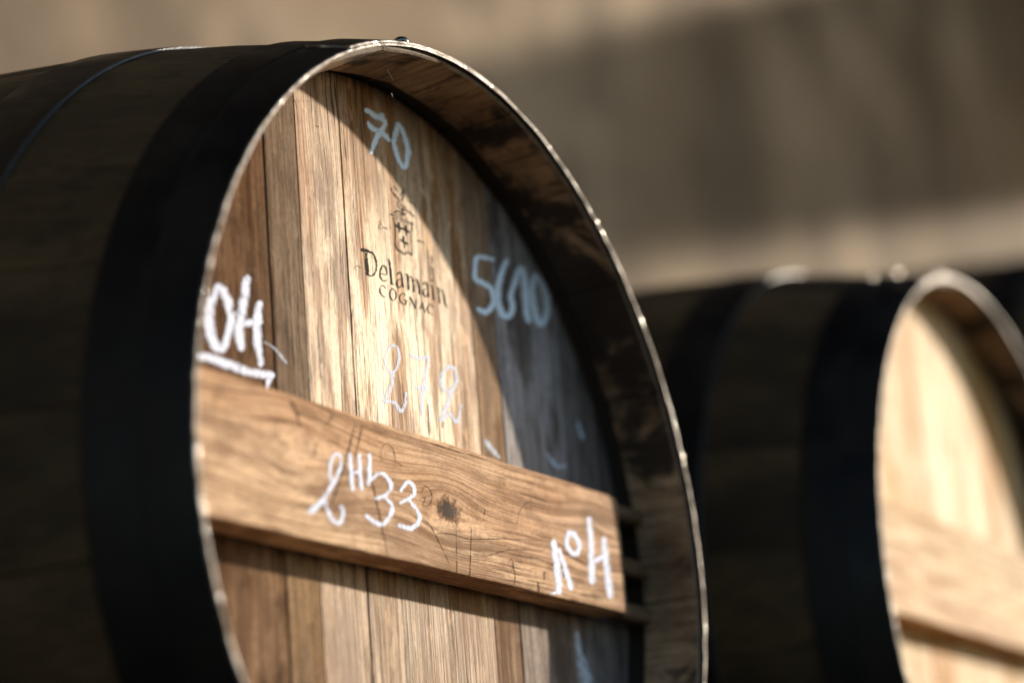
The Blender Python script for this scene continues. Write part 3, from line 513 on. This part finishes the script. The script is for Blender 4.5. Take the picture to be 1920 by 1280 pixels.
  [600,5863,16548,5835,16557,5904,16561,5841,16582,6048,16666,5971,16691,6177,16761,6118,16811,6206,16772,6320,16861,6258,16683,6438,16758,6304,16508,6518,16586,6337,16327,6584,16409,6366,16158,6614,16234,6381,15981,6629,16057,6410,15829,6655,15918,6487,15736,6683,15826,6575,15681,6725,15759,6659,15630,6772,15689,6708,15630,6759,15656],
 ],
 'print_word': [
  [600,-860,15240,-916,15207,-849,15279,-975,15205,-909,15315,-1018,15251,-972,15352,-1059,15295,-1052,15376,-1109,15323,-1146,15389,-1189,15332,-1260,15385,-1274,15327,-1384,15343,-1337,15305,-1497,15259,-1399,15243,-1595,15150,-1463,15150,-1666,15040,-1501,15061,-1689,14937,-1519,14978,-1683,14837,-1514,14893,-1654,14749,-1489,14818,-1598,14677,-1453,14750,-1518,14616,-1397,14691,-1415,14572,-1324,14648,-1284,14557,-1226,14625,-1140,14560,-1099,14617,-1001,14563,-968,14608,-970,14575,-955,14595],
  [600,-58,15464,-30,15456,-96,15450,-34,15433,-236,15339,-156,15318,-381,15223,-272,15208,-488,15087,-336,15106,-513,14936,-355,14979,-491,14785,-334,14841,-434,14663,-284,14733,-324,14583,-212,14655,-181,14536,-111,14603,-22,14546,-25,14594,138,14628,64,14655,283,14760,167,14768,385,14904,231,14885,414,15053,254,15012,398,15207,239,15152,345,15333,195,15262,234,15403,126,15327,97,15436,18,15371,-34,15467,-96,15416,-72,15460,-100,15437],
  [600,1541,15313,1493,15280,1543,15347,1436,15274,1457,15382,1362,15317,1367,15419,1293,15358,1260,15430,1228,15375,1138,15406,1149,15354,1012,15352,1062,15312,901,15276,988,15256,804,15177,925,15175,724,15059,873,15075,680,14940,855,14980,687,14820,860,14878,731,14702,897,14777,834,14611,971,14710,1034,14573,1122,14669,1276,14571,1325,14656,1489,14616,1448,14667,1595,14732,1460,14711,1609,14859,1452,14818,1622,14978,1445,14932,1574,15001,1495,14980],
  [600,1247,14943,1260,14963,1263,14931,1291,14977,1387,14935,1415,14981,1510,14939,1539,14984,1634,14942,1663,14988,1666,14956,1679,14976],
  [600,2006,14662,1960,14652,2038,14689,1935,14667,2072,14899,1970,14877,2107,15109,2004,15087,2141,15320,2038,15298,2116,15335,2070,15325],
  [600,2002,15327,2076,15363,1980,15278,2145,15360,2183,15050,2347,15132,2385,14822,2551,14904,2589,14594,2754,14675,2657,14590,2732,14627],
  [600,2694,14636,2647,14626,2725,14663,2621,14640,2755,14870,2651,14847,2784,15077,2681,15054,2814,15284,2710,15261,2788,15299,2742,15289],
  [600,3144,14672,3108,14673,3180,14691,3101,14693,3319,14879,3239,14880,3458,15067,3378,15068,3598,15255,3517,15256,3590,15275,3554,15276],
  [600,3477,15282,3556,15312,3442,15232,3618,15300,3532,15018,3708,15086,3622,14804,3799,14872,3713,14591,3889,14658,3774,14578,3854,14609],
  [600,3260,14851,3277,14871,3273,14837,3310,14883,3412,14830,3450,14876,3552,14822,3589,14869,3692,14815,3729,14861,3725,14827,3742,14848],
  [600,4957,15261,4903,15230,4967,15297,4847,15229,4889,15346,4782,15286,4809,15397,4721,15341,4716,15426,4660,15371,4610,15425,4589,15368,4491,15394,4518,15348,4377,15330,4449,15306,4264,15230,4370,15220,4157,15103,4291,15107,4086,14980,4249,15006,4072,14873,4238,14920,4099,14774,4258,14844,4190,14698,4319,14790,4366,14673,4442,14756,4580,14675,4631,14740,4789,14678,4825,14724,4823,14690,4839,14711],
 ],
 'print_crest': [
  [600,361,20809,386,20847,388,20787,443,20872,827,20806,880,20888,1267,20825,1320,20905,1708,20836,1763,20913,2148,20833,2206,20910,2590,20823,2650,20899,3034,20812,3095,20889,3087,20832,3115,20867],
  [600,530,20636,546,20662,548,20622,584,20679,926,20639,962,20696,1306,20657,1343,20714,1696,20671,1734,20729,2103,20680,2143,20738,2521,20686,2562,20744,2941,20692,2982,20750,2981,20708,2999,20734],
  [600,217,20809,270,20869,244,20767,361,20899,338,20758,455,20891,431,20750,548,20882,525,20741,642,20873,616,20771,669,20831],
  [600,2760,20858,2812,20909,2776,20819,2892,20932,2881,20801,2997,20914,2986,20782,3102,20896,3090,20764,3207,20878,3171,20787,3223,20838],
  [600,643,20669,683,20684,623,20644,710,20676,659,20441,761,20478,695,20238,812,20280,716,20029,848,20072,723,19811,855,19850,714,19585,846,19621,696,19356,828,19390,656,19111,787,19141,605,18860,736,18892,588,18655,720,18695,621,18519,749,18573,691,18432,809,18499,800,18368,901,18445,967,18329,1045,18408,1163,18314,1231,18391,1332,18299,1408,18372,1455,18264,1539,18331,1571,18224,1641,18291,1718,18225,1719,18284,1869,18309,1806,18338,1990,18413,1932,18445,2103,18473,2110,18534,2260,18477,2315,18546,2457,18452,2524,18524,2659,18427,2729,18502,2712,18444,2744,18477],
  [600,2946,20756,2993,20766,2912,20728,3016,20749,2853,20511,2956,20532,2793,20293,2898,20316,2744,20053,2849,20078,2710,19773,2815,19800,2686,19472,2791,19500,2671,19184,2775,19213,2662,18926,2772,18957,2662,18681,2777,18715,2662,18437,2782,18472,2695,18423,2749,18439],
  [600,753,18709,779,18720,743,18692,799,18717,779,18621,836,18646,816,18549,871,18577,897,18490,941,18525,1051,18460,1085,18497,1241,18447,1273,18484,1407,18432,1444,18469,1523,18399,1567,18434,1624,18363,1662,18400,1747,18363,1747,18396,1880,18435,1846,18453,1999,18532,1968,18551,2116,18590,2122,18625,2259,18590,2292,18627,2427,18559,2465,18596,2598,18528,2636,18565,2624,18535,2641,18552],
  [600,1179,20485,1326,20531,1093,20393,1418,20495,1101,20307,1417,20406,1110,20221,1415,20317,1119,20123,1414,20214,1142,20006,1399,20085,1166,19877,1383,19944,1190,19748,1367,19802,1240,19728,1319,19752],
  [600,746,20124,831,20217,785,20057,975,20264,912,20049,1091,20244,1041,20042,1205,20224,1174,20036,1320,20206,1299,20022,1448,20205,1424,20010,1581,20206,1548,19998,1715,20208,1692,20052,1767,20146],
  [600,2056,20495,2204,20541,1969,20402,2297,20505,1977,20316,2296,20415,1986,20230,2294,20326,1995,20131,2293,20223,2018,20014,2277,20093,2042,19884,2261,19951,2066,19754,2245,19809,2116,19734,2197,19759],
  [600,1618,20132,1705,20226,1658,20065,1850,20272,1786,20057,1967,20252,1916,20049,2082,20232,2050,20044,2198,20215,2176,20029,2327,20214,2303,20018,2461,20215,2427,20006,2597,20216,2573,20060,2649,20154],
  [600,1705,19606,1852,19651,1617,19515,1944,19614,1625,19413,1942,19509,1633,19311,1940,19404,1642,19195,1938,19286,1666,19062,1923,19140,1692,18915,1909,18981,1717,18769,1895,18823,1768,18749,1848,18773],
  [600,1212,19205,1298,19298,1252,19138,1442,19343,1397,19127,1577,19321,1545,19117,1710,19298,1697,19109,1844,19278,1841,19093,1992,19275,1986,19079,2144,19275,2130,19066,2298,19275,2275,19119,2351,19213],
  [600,743,20982,683,21013,848,21010,714,21080,976,21106,853,21171,1093,21195,1005,21269,1180,21244,1182,21346,1260,21248,1352,21369,1368,21228,1491,21354,1501,21205,1630,21337,1684,21176,1818,21315,1884,21143,2015,21290,2145,21192,1981,21240,2103,21328,1908,21200,1959,21399,1767,21281,1902,21444,1694,21391,1936,21464,1835,21531,2066,21531,2035,21628,2211,21579,2244,21689,2354,21591,2438,21707,2523,21579,2631,21694,2699,21550,2823,21662,2882,21503,3009,21606,3071,21436,3195,21532,3263,21368,3379,21458,3329,21380,3381,21421],
  [600,988,21008,1007,21042,1015,20990,1057,21066,1257,21005,1307,21093,1508,21020,1550,21120,1767,21070,1760,21169,2008,21185,1947,21250,2214,21320,2145,21368,2412,21451,2352,21492,2432,21485,2405,21503],
  [600,600,22817,666,22841,564,22774,711,22828,587,22680,724,22731,610,22583,736,22636,667,22496,775,22557,761,22426,873,22507,882,22372,1003,22467,1007,22315,1142,22423,1168,22269,1290,22369,1328,22224,1451,22309,1417,22158,1550,22208,1377,22032,1504,22048,1267,21859,1394,21875,1221,21697,1353,21747,1318,21579,1447,21661,1485,21496,1606,21596,1656,21460,1733,21575,1839,21525,1757,21584,1946,21625,1829,21650,2032,21709,1922,21733,2037,21748,1988,21759],
  [600,930,23057,953,23072,927,23041,978,23075,1014,22974,1085,23021,1101,22905,1192,22968,1195,22844,1301,22924,1314,22812,1398,22882,1436,22788,1502,22847,1555,22766,1608,22812,1588,22774,1612,22795],
  [600,2266,23272,2303,23274,2230,23250,2312,23254,2127,23125,2253,23131,2024,23001,2194,23007,1921,22885,2130,22885,1850,22779,2026,22770,1773,22674,1922,22664,1695,22568,1820,22560,1701,22532,1756,22528],
  [600,2458,23147,2482,23147,2434,23133,2487,23133,2316,22992,2395,22992,2198,22850,2304,22851,2082,22703,2217,22708,1975,22549,2130,22559,1871,22393,2046,22405,1769,22237,1961,22250,1793,22194,1879,22200],
  [600,1221,22345,1191,22321,1219,22367,1152,22313,1118,22402,1051,22347,1017,22436,950,22382,916,22471,849,22417,877,22463,847,22439],
  [600,2469,22362,2475,22375,2480,22356,2494,22384,2678,22375,2698,22416,2874,22393,2906,22448,3047,22393,3105,22461,3208,22374,3268,22427,3360,22335,3409,22375,3514,22295,3548,22323,3534,22299,3549,22312],
  [600,1537,21855,1550,21873,1547,21845,1576,21883,1745,21838,1783,21889,1941,21831,1993,21895,2097,21811,2176,21886,2208,21781,2292,21842,2291,21735,2368,21785,2378,21688,2442,21729,2409,21691,2438,21709],
  [600,-749,20126,-748,20115,-765,20127,-762,20103,-870,20095,-867,20065,-979,20062,-968,20029,-1076,20016,-1035,19994,-1142,19951,-1079,19949,-1178,19882,-1108,19896,-1177,19822,-1110,19858,-1102,19797,-1057,19839,-1005,19788,-962,19827,-968,19779,-911,19791,-1017,19749,-988,19726,-1134,19690,-1103,19665,-1237,19620,-1182,19609,-1291,19539,-1223,19547,-1316,19458,-1244,19479,-1289,19398,-1229,19439,-1184,19381,-1151,19424,-1038,19391,-1024,19430,-897,19431,-918,19456,-791,19521,-842,19527,-711,19626,-767,19631,-677,19666,-664,19711,-650,19634,-583,19669,-606,19553,-538,19587,-534,19504,-506,19551,-421,19572,-470,19584,-340,19663,-388,19673,-307,19700,-298,19735,-305,19675,-248,19698,-300,19606,-242,19624,-294,19534,-236,19553,-278,19528,-251,19536],
  [600,59,19680,39,19684,84,19691,39,19699,153,19759,108,19767,222,19828,177,19835,291,19896,246,19904,292,19911,271,19914],
  [600,3287,19670,3300,19704,3321,19657,3349,19731,3474,19672,3509,19765,3625,19687,3672,19800,3777,19698,3846,19831,3951,19721,4020,19835,4135,19740,4195,19836,4321,19759,4369,19836,4374,19782,4395,19817],
 ],
 'crack': [
  [290,-10190,3487,-10140,3489,-10233,3461,-10122,3464,-10490,2998,-10324,3003,-10746,2537,-10525,2543,-11021,2049,-10746,2054,-11299,1515,-11026,1518,-11596,955,-11325,955,-11900,396,-11631,393,-12224,-187,-11966,-192,-12555,-768,-12308,-775,-12830,-1244,-12594,-1253,-12992,-1550,-12810,-1560,-13100,-1756,-12972,-1765,-13209,-1963,-13132,-1968,-13200,-1982,-13165,-1985],
  [290,-9376,3601,-9299,3605,-9440,3561,-9270,3569,-9652,3108,-9472,3116,-9862,2657,-9674,2664,-10081,2207,-9885,2212,-10288,1756,-10136,1759,-10503,1306,-10395,1307,-10718,857,-10652,857,-10708,842,-10678,842],
  [290,-9007,1628,-8975,1636,-9024,1609,-8953,1628,-8957,1177,-8851,1205,-8890,745,-8748,783,-8805,304,-8629,354,-8680,-146,-8485,-89,-8539,-604,-8324,-541,-8407,-1061,-8172,-996,-8280,-1528,-8054,-1469,-8163,-1997,-7946,-1941,-8049,-2425,-7843,-2371,-7929,-2780,-7752,-2732,-7813,-3092,-7666,-3052,-7704,-3409,-7585,-3379,-7608,-3752,-7509,-3728,-7518,-4102,-7439,-4083,-7428,-4451,-7369,-4437,-7409,-4458,-7383,-4452],
  [290,-2886,-1408,-2839,-1381,-2889,-1439,-2785,-1380,-2622,-1601,-2510,-1537,-2356,-1761,-2231,-1695,-2097,-1959,-1955,-1893,-1844,-2207,-1703,-2149,-1595,-2496,-1458,-2442,-1319,-2821,-1188,-2770,-990,-3188,-882,-3146,-635,-3590,-551,-3558,-280,-3993,-219,-3970,-255,-3997,-227,-3986],
  [290,-16994,3671,-16856,3762,-17000,3567,-16694,3771,-16825,3470,-16532,3663,-16658,3378,-16360,3549,-16507,3234,-16199,3369,-16353,2993,-16087,3089,-16207,2684,-15993,2758,-16060,2374,-15900,2429,-16005,2358,-15932,2382],
  [290,-12553,3650,-12469,3634,-12650,3611,-12463,3576,-12864,3360,-12716,3332,-13076,3109,-12968,3088,-13289,2860,-13219,2846,-13286,2838,-13255,2832],
  [290,-14505,1572,-14382,1584,-14598,1505,-14325,1531,-14644,1263,-14426,1283,-14690,1021,-14527,1037,-14737,781,-14628,790,-14714,759,-14665,764],
  [290,820,-1351,850,-1346,801,-1366,867,-1356,737,-1909,825,-1895,674,-2449,784,-2433,611,-2978,742,-2959,552,-3486,693,-3466,492,-3982,645,-3961,433,-4477,596,-4455,475,-4502,548,-4492],
  [290,2736,-873,2766,-869,2715,-888,2782,-879,2596,-1511,2685,-1499,2477,-2132,2589,-2118,2356,-2740,2490,-2724,2238,-3327,2380,-3310,2118,-3901,2268,-3884,1998,-4473,2156,-4456,2035,-4499,2106,-4491],
  [290,4637,430,4682,432,4601,408,4701,414,4444,44,4528,49,4288,-318,4356,-315,4132,-680,4185,-677,4142,-690,4165,-689],
  [290,10771,-3741,10901,-3710,10705,-3808,10995,-3740,10739,-3944,11041,-3873,10772,-4078,11087,-4010,10783,-4203,11112,-4149,10783,-4317,11074,-4288,10762,-4436,11014,-4417,10740,-4558,10956,-4542,10786,-4593,10883,-4586],
  [290,11818,-2872,11951,-2855,11728,-2935,12023,-2898,11715,-3094,11985,-3059,11702,-3252,11947,-3221,11688,-3410,11909,-3382,11743,-3442,11842,-3429],
  [290,7735,-2809,7799,-2796,7700,-2842,7841,-2813,7728,-3120,7893,-3086,7755,-3396,7944,-3359,7758,-3650,7970,-3616,7748,-3866,7924,-3846,7713,-4066,7853,-4053,7678,-4267,7783,-4257,7702,-4284,7749,-4279],
  [290,7077,-2936,7046,-2931,7113,-2924,7042,-2912,7268,-2775,7197,-2764,7419,-2629,7356,-2611,7507,-2576,7532,-2530,7597,-2633,7675,-2602,7688,-2776,7771,-2753,7713,-2937,7797,-2926,7635,-3105,7715,-3106,7489,-3296,7566,-3301,7341,-3488,7418,-3493,7350,-3506,7385,-3508],
  [290,-7473,1766,-7506,1761,-7452,1784,-7524,1772,-7416,2049,-7504,2034,-7380,2313,-7484,2299,-7300,2524,-7412,2525,-7162,2672,-7240,2700,-6978,2780,-7015,2825,-6787,2841,-6780,2894,-6577,2846,-6532,2907,-6354,2803,-6277,2865,-6178,2712,-6070,2767,-6064,2545,-5945,2586,-5993,2322,-5872,2358,-5948,2131,-5825,2164,-5920,2017,-5818,2040,-5918,1935,-5836,1949,-5917,1851,-5855,1862,-5901,1842,-5873,1846],
  [290,-7612,1644,-7621,1666,-7573,1641,-7593,1690,-7292,1733,-7312,1783,-7015,1824,-7025,1877,-6732,1880,-6712,1937,-6407,1879,-6366,1937,-6058,1844,-6010,1902,-5743,1807,-5695,1865,-5495,1780,-5446,1838,-5285,1753,-5234,1811,-5073,1725,-5022,1783,-5029,1737,-5006,1763],
  [290,-2755,733,-2713,728,-2799,714,-2706,703,-2931,562,-2838,551,-3066,406,-2966,404,-3122,252,-3015,280,-3006,125,-2913,173,-2819,20,-2726,68,-2726,-74,-2618,-55,-2826,-183,-2744,-206,-3026,-315,-2945,-339,-3116,-437,-3013,-401,-2931,-494,-2879,-432,-2633,-498,-2616,-437,-2342,-432,-2387,-387,-2111,-271,-2197,-251,-1915,-52,-2015,-47,-1800,166,-1908,155,-1794,378,-1902,351,-1868,585,-1974,549,-2002,746,-2096,698,-2207,829,-2275,769,-2461,860,-2515,798,-2707,890,-2761,828,-2755,877,-2779,849],
  [290,-3222,-65,-3226,-44,-3189,-71,-3198,-24,-2876,7,-2885,54,-2560,85,-2573,131,-2278,170,-2303,212,-2056,266,-2098,301,-1877,364,-1926,395,-1701,461,-1751,492,-1689,484,-1711,498],
  [290,8696,-35,8658,-38,8726,-17,8641,-23,8858,287,8755,279,8989,589,8869,584,9181,873,9052,881,9467,1150,9352,1173,9820,1416,9718,1450,10174,1637,10093,1683,10505,1790,10464,1841,10852,1903,10831,1948,11208,2019,11192,2052,11229,2036,11222,2051],
  [290,-1545,-2112,-1540,-2080,-1504,-2126,-1493,-2054,-917,-2051,-904,-1973,-329,-1976,-308,-1891,291,-1928,336,-1836,938,-1941,998,-1854,1639,-1982,1689,-1901,2484,-1960,2508,-1886,3459,-1829,3465,-1757,4571,-1634,4575,-1562,5949,-1425,5961,-1350,7740,-1204,7755,-1141,9837,-964,9850,-913,11981,-719,11992,-680,12010,-706,12015,-688],
  [290,2713,-2847,2723,-2830,2730,-2857,2751,-2820,3242,-2863,3269,-2816,3762,-2869,3783,-2812,4433,-2794,4426,-2731,5273,-2570,5245,-2511,6248,-2266,6225,-2206,7416,-1985,7413,-1920,8878,-1765,8888,-1707,10567,-1565,10578,-1516,12287,-1361,12296,-1323,12316,-1348,12320,-1330],
  [600,3363,8055,3424,8068,3325,8021,3460,8049,3285,7584,3452,7619,3245,7147,3443,7189,3207,6689,3436,6737,3191,6197,3411,6243,3177,5684,3388,5727,3162,5171,3364,5212,3216,5143,3307,5162],
  [600,-5034,12839,-5007,12844,-5054,12822,-4992,12834,-5112,12536,-5050,12548,-5169,12250,-5107,12262,-5226,11965,-5165,11977,-5212,11955,-5184,11960],
  [600,-4467,15775,-4500,15782,-4426,15792,-4499,15807,-4341,15876,-4413,15891,-4263,15954,-4320,15982,-4183,15996,-4177,16053,-4048,16002,-4003,16064,-3871,15983,-3818,16044,-3690,15964,-3637,16025,-3647,15978,-3624,16005],
  [600,-10497,26022,-10468,26041,-10502,26000,-10439,26044,-10400,25910,-10326,25961,-10298,25821,-10211,25877,-10217,25722,-10115,25779,-10154,25611,-10064,25654,-10109,25485,-10034,25519,-10064,25359,-10005,25385,-10045,25354,-10018,25366],
  [600,-8074,24691,-8063,24736,-8028,24676,-8004,24777,-7913,24704,-7889,24804,-7799,24731,-7774,24832,-7684,24759,-7659,24860,-7624,24799,-7613,24845],
 ],
}


barrel = empty('oak_barrel', (0, 0, 0))
# staves: one joint is placed where the photograph shows it, at the top of the rim
cuts = [106.6]
while cuts[-1] < 106.6 + 345: cuts.append(cuts[-1] + rnd.uniform(13.5, 19.0))
kf = 360.0 / (cuts[-1] + 15 - 106.6); cuts = [106.6 + (c - 106.6) * kf for c in cuts] + [466.6]
for a, b in zip(cuts[:-1], cuts[1:]):
    link('stave', stave_mesh(math.radians(a), math.radians(b)), ['stave', 'chime', 'groove', 'end'], barrel)
def hoop(name, y0, y1, lap, seed):
    em = 'edge' if y0 < 0 else ('hoop_worn' if 0.1 < y0 < 0.7 else 'hoop')
    o = link(name, hoop_mesh(y0, y1, seed=seed), ['hoop', em], barrel)
    link('hoop_lap', hoop_mesh(y0 + 0.0006, y1 - 0.0006, lap[0], lap[1], 0.0020, 0.0017, 260, seed + 5), ['hoop', em], o)
    ym = (y0 + y1) / 2
    for a in lap[2]:
        link('rivet', rivet_mesh(math.radians(a), ym, rb(ym) + 0.0052), 'rivet', o)
    if y0 < 0:                                  # small polished burrs added to catch the sun as glints
        for a in (66.3, 52.0, 50.1, 35.6, 14.8, 88.0, 81.5):
            link('glint_burr', glint_burr_mesh(math.radians(a), y0, rb(y0) + 0.0012, rnd.uniform(0.0010, 0.0018)), 'glint_burr', o)
    return o
hoop('hoop', -0.0030, 0.0294, (77, 115.5, (98.0, 84.0)), 1)
hoop('hoop', 0.0297, 0.0615, (20, 52, (30, 42)), 2)
hoop('hoop', 0.1450, 0.1950, (215, 240, (221, 234)), 3)
for y0, y1, l in ((0.615, 0.665, 200), (0.7485, 0.780, 60), (0.781, 0.8128, 300)):
    hoop('hoop', y0, y1, (l, l + 30, (l + 8, l + 22)), l)
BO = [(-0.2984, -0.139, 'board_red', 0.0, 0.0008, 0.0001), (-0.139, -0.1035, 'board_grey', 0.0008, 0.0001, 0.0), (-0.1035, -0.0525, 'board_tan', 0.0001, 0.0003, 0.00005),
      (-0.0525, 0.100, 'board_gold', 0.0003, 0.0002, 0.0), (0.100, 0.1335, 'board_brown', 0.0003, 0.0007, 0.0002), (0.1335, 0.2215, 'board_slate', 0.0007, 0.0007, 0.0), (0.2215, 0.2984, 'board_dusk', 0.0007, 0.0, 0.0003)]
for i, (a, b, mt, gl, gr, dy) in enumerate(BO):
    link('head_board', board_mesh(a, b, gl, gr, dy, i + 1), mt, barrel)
bar = link('head_bar', bar_mesh(), 'bar', barrel)
for s in (-1, 1):
    for z in (0.0355, -0.0045, -0.0385):
        xe = 0.2445 if s > 0 else -0.2725; xo = s * math.sqrt((0.2970 if s < 0 else 0.2925)**2 - z*z)
        box('peg', (min(xe, xo), 0.0365, z - 0.0055), (max(xe, xo), 0.0510, z + 0.0055), 'peg', barrel, 0.0018, 0.0006)
# rear head
rv = [(0.29 * math.cos(k * math.pi / 24), y, 0.29 * math.sin(k * math.pi / 24)) for y in (0.745, 0.765) for k in range(48)]
link('rear_head', mesh('rear_head', rv, [tuple(range(48)), tuple(reversed(range(48, 96)))] + [(k, k+48, (k+1) % 48 + 48, (k+1) % 48) for k in range(48)]), 'board_brown', barrel)
shared = list(barrel.children)

def copy_barrel(loc, rot=0.0):
    r = empty('oak_barrel', loc)
    for ch in shared:
        c = ch.copy(); COL.objects.link(c); c.parent = r
        for s in ch.children:
            d = s.copy(); COL.objects.link(d); d.parent = c
    return r
GRP = 'oak barrels lying in a row'
tag(barrel, 'nearest large oak barrel with chalk marks and black stencil on its head', 'barrel', GRP)
b2 = copy_barrel((0.8616, -0.0426, 0.0361))
tones2 = ['board_cream', 'board_cream', 'board_sunny', 'board_cream', 'board_sunny', 'board_cream', 'board_brown']
for c in b2.children:
    nm = c.name.split('.')[0]
    if nm in ('head_board', 'head_bar', 'peg'): c.location.y = -0.018
    if nm in ('head_board', 'head_bar'):
        c.material_slots[0].link = 'OBJECT'; c.material_slots[0].material = M[tones2.pop(0)] if nm == 'head_board' else M['bar_pale']
    if nm == 'head_bar': c.scale.z = 1.15; c.location.z = 0.004; c.location.y = -0.016
tag(b2, 'blurred second oak barrel to the right with unmarked sunlit head', 'barrel', GRP)
h2 = [c for c in b2.children if c.name.split('.')[0] == 'hoop'][1]
for a, y, k in ((105, 0.034, 0.0020), (112, 0.046, 0.0015), (102, -0.004, 0.0014)):
    link('glint_burr', glint_burr_mesh(math.radians(a), y, rb(y) + 0.0040, k, k * 0.9, 0.0003), 'glint_burr', h2)  # bright discs added just off the hoop to make round sun glints
b3 = copy_barrel((1.83, -0.02, 0.30)); tag(b3, 'dark blurred oak barrel at the right edge behind the second barrel', 'barrel', GRP)

# chalk writing, stencil and cracks lie on the near barrel only
for k, nm, mt, par, lab in (('seventy', 'chalk_number', 'chalk_blue', barrel, 'pale blue chalk number 70 near the top of the head'),
                            ('fifty', 'chalk_number', 'chalk_blue', barrel, 'pale blue chalk number 5610 on the shaded right of the head'),
                            ('oh', 'chalk_letters', 'chalk', barrel, 'thick white chalk OH, underlined, at the left of the head'),
                            ('two_seven_two', 'chalk_number', 'chalk_thin', barrel, 'thin white chalk number 272 in the sunlit middle'),
                            ('smear', 'chalk_smear', 'smear', barrel, None),
                            ('print_name', 'stencil_name', 'ink', barrel, 'black stencilled name across the head'),
                            ('print_word', 'stencil_word', 'ink', barrel, 'black stencilled word COGNAC'),
                            ('print_crest', 'stencil_crest', 'ink_faint', barrel, 'small black crest with shield and three clover crosses'),
                            ('bar_mark', 'chalk_number', 'chalk', bar, 'white chalk 2 HL 33 on the crossbar'),
                            ('number_mark', 'chalk_letters', 'chalk', bar, 'white chalk N o H at the right end of the crossbar')):
    for part in ([[s] for s in STROKES[k]] if k == 'smear' else [STROKES[k]]):
        o = ribbons(nm, part, mt, par, 0.00022)
        if lab: o['label'] = lab
for s in STROKES['crack']:
    ribbons('crack', [s], 'crack', bar if s[0] < 400 else barrel, 0.00012)
WEBS = [([-0.0482, 0.022, 0.2871], [0.0058, 0.05, 0.2996]), ([-0.045, 0.022, 0.271], [0.0013, 0.05, 0.2891])]
# a few spider threads across the chime
for a, b in WEBS:
    a = Vector(a); b = Vector(b); d = (b - a).normalized(); s = d.cross(Vector((0, 0, 1))).normalized(); u = d.cross(s)
    vs = [tuple(q + (s * math.cos(k * 2.094) + u * math.sin(k * 2.094)) * 0.00016) for q in (a, b) for k in range(3)]
    link('cobweb_strand', mesh('cobweb_strand', vs, [(0, 1, 4, 3), (1, 2, 5, 4), (2, 0, 3, 5), (2, 1, 0), (3, 4, 5)]), 'web', barrel)
# ------------------------------------------------------------------ supports below the picture
for (bx, by, bz), lab in (((0, 0, 0), 'dark timber cradle beam under the nearest barrel'), ((0.8616, -0.0426, 0.0361), 'dark timber cradle beam under the second barrel'), ((1.83, -0.02, 0.30), 'dark timber cradle beam under the third barrel')):
    for y in (0.105, 0.705):
        top = bz - rb(y) * 1.0 + 0.004
        o = box('cradle_beam', (bx - 0.30, by + y - 0.045, -0.56), (bx + 0.30, by + y + 0.045, top), 'timber', None, 0.006)
        tag(o, lab + (', front one' if y < 0.4 else ', rear one'), 'beam', 'cradle beams under the barrels')
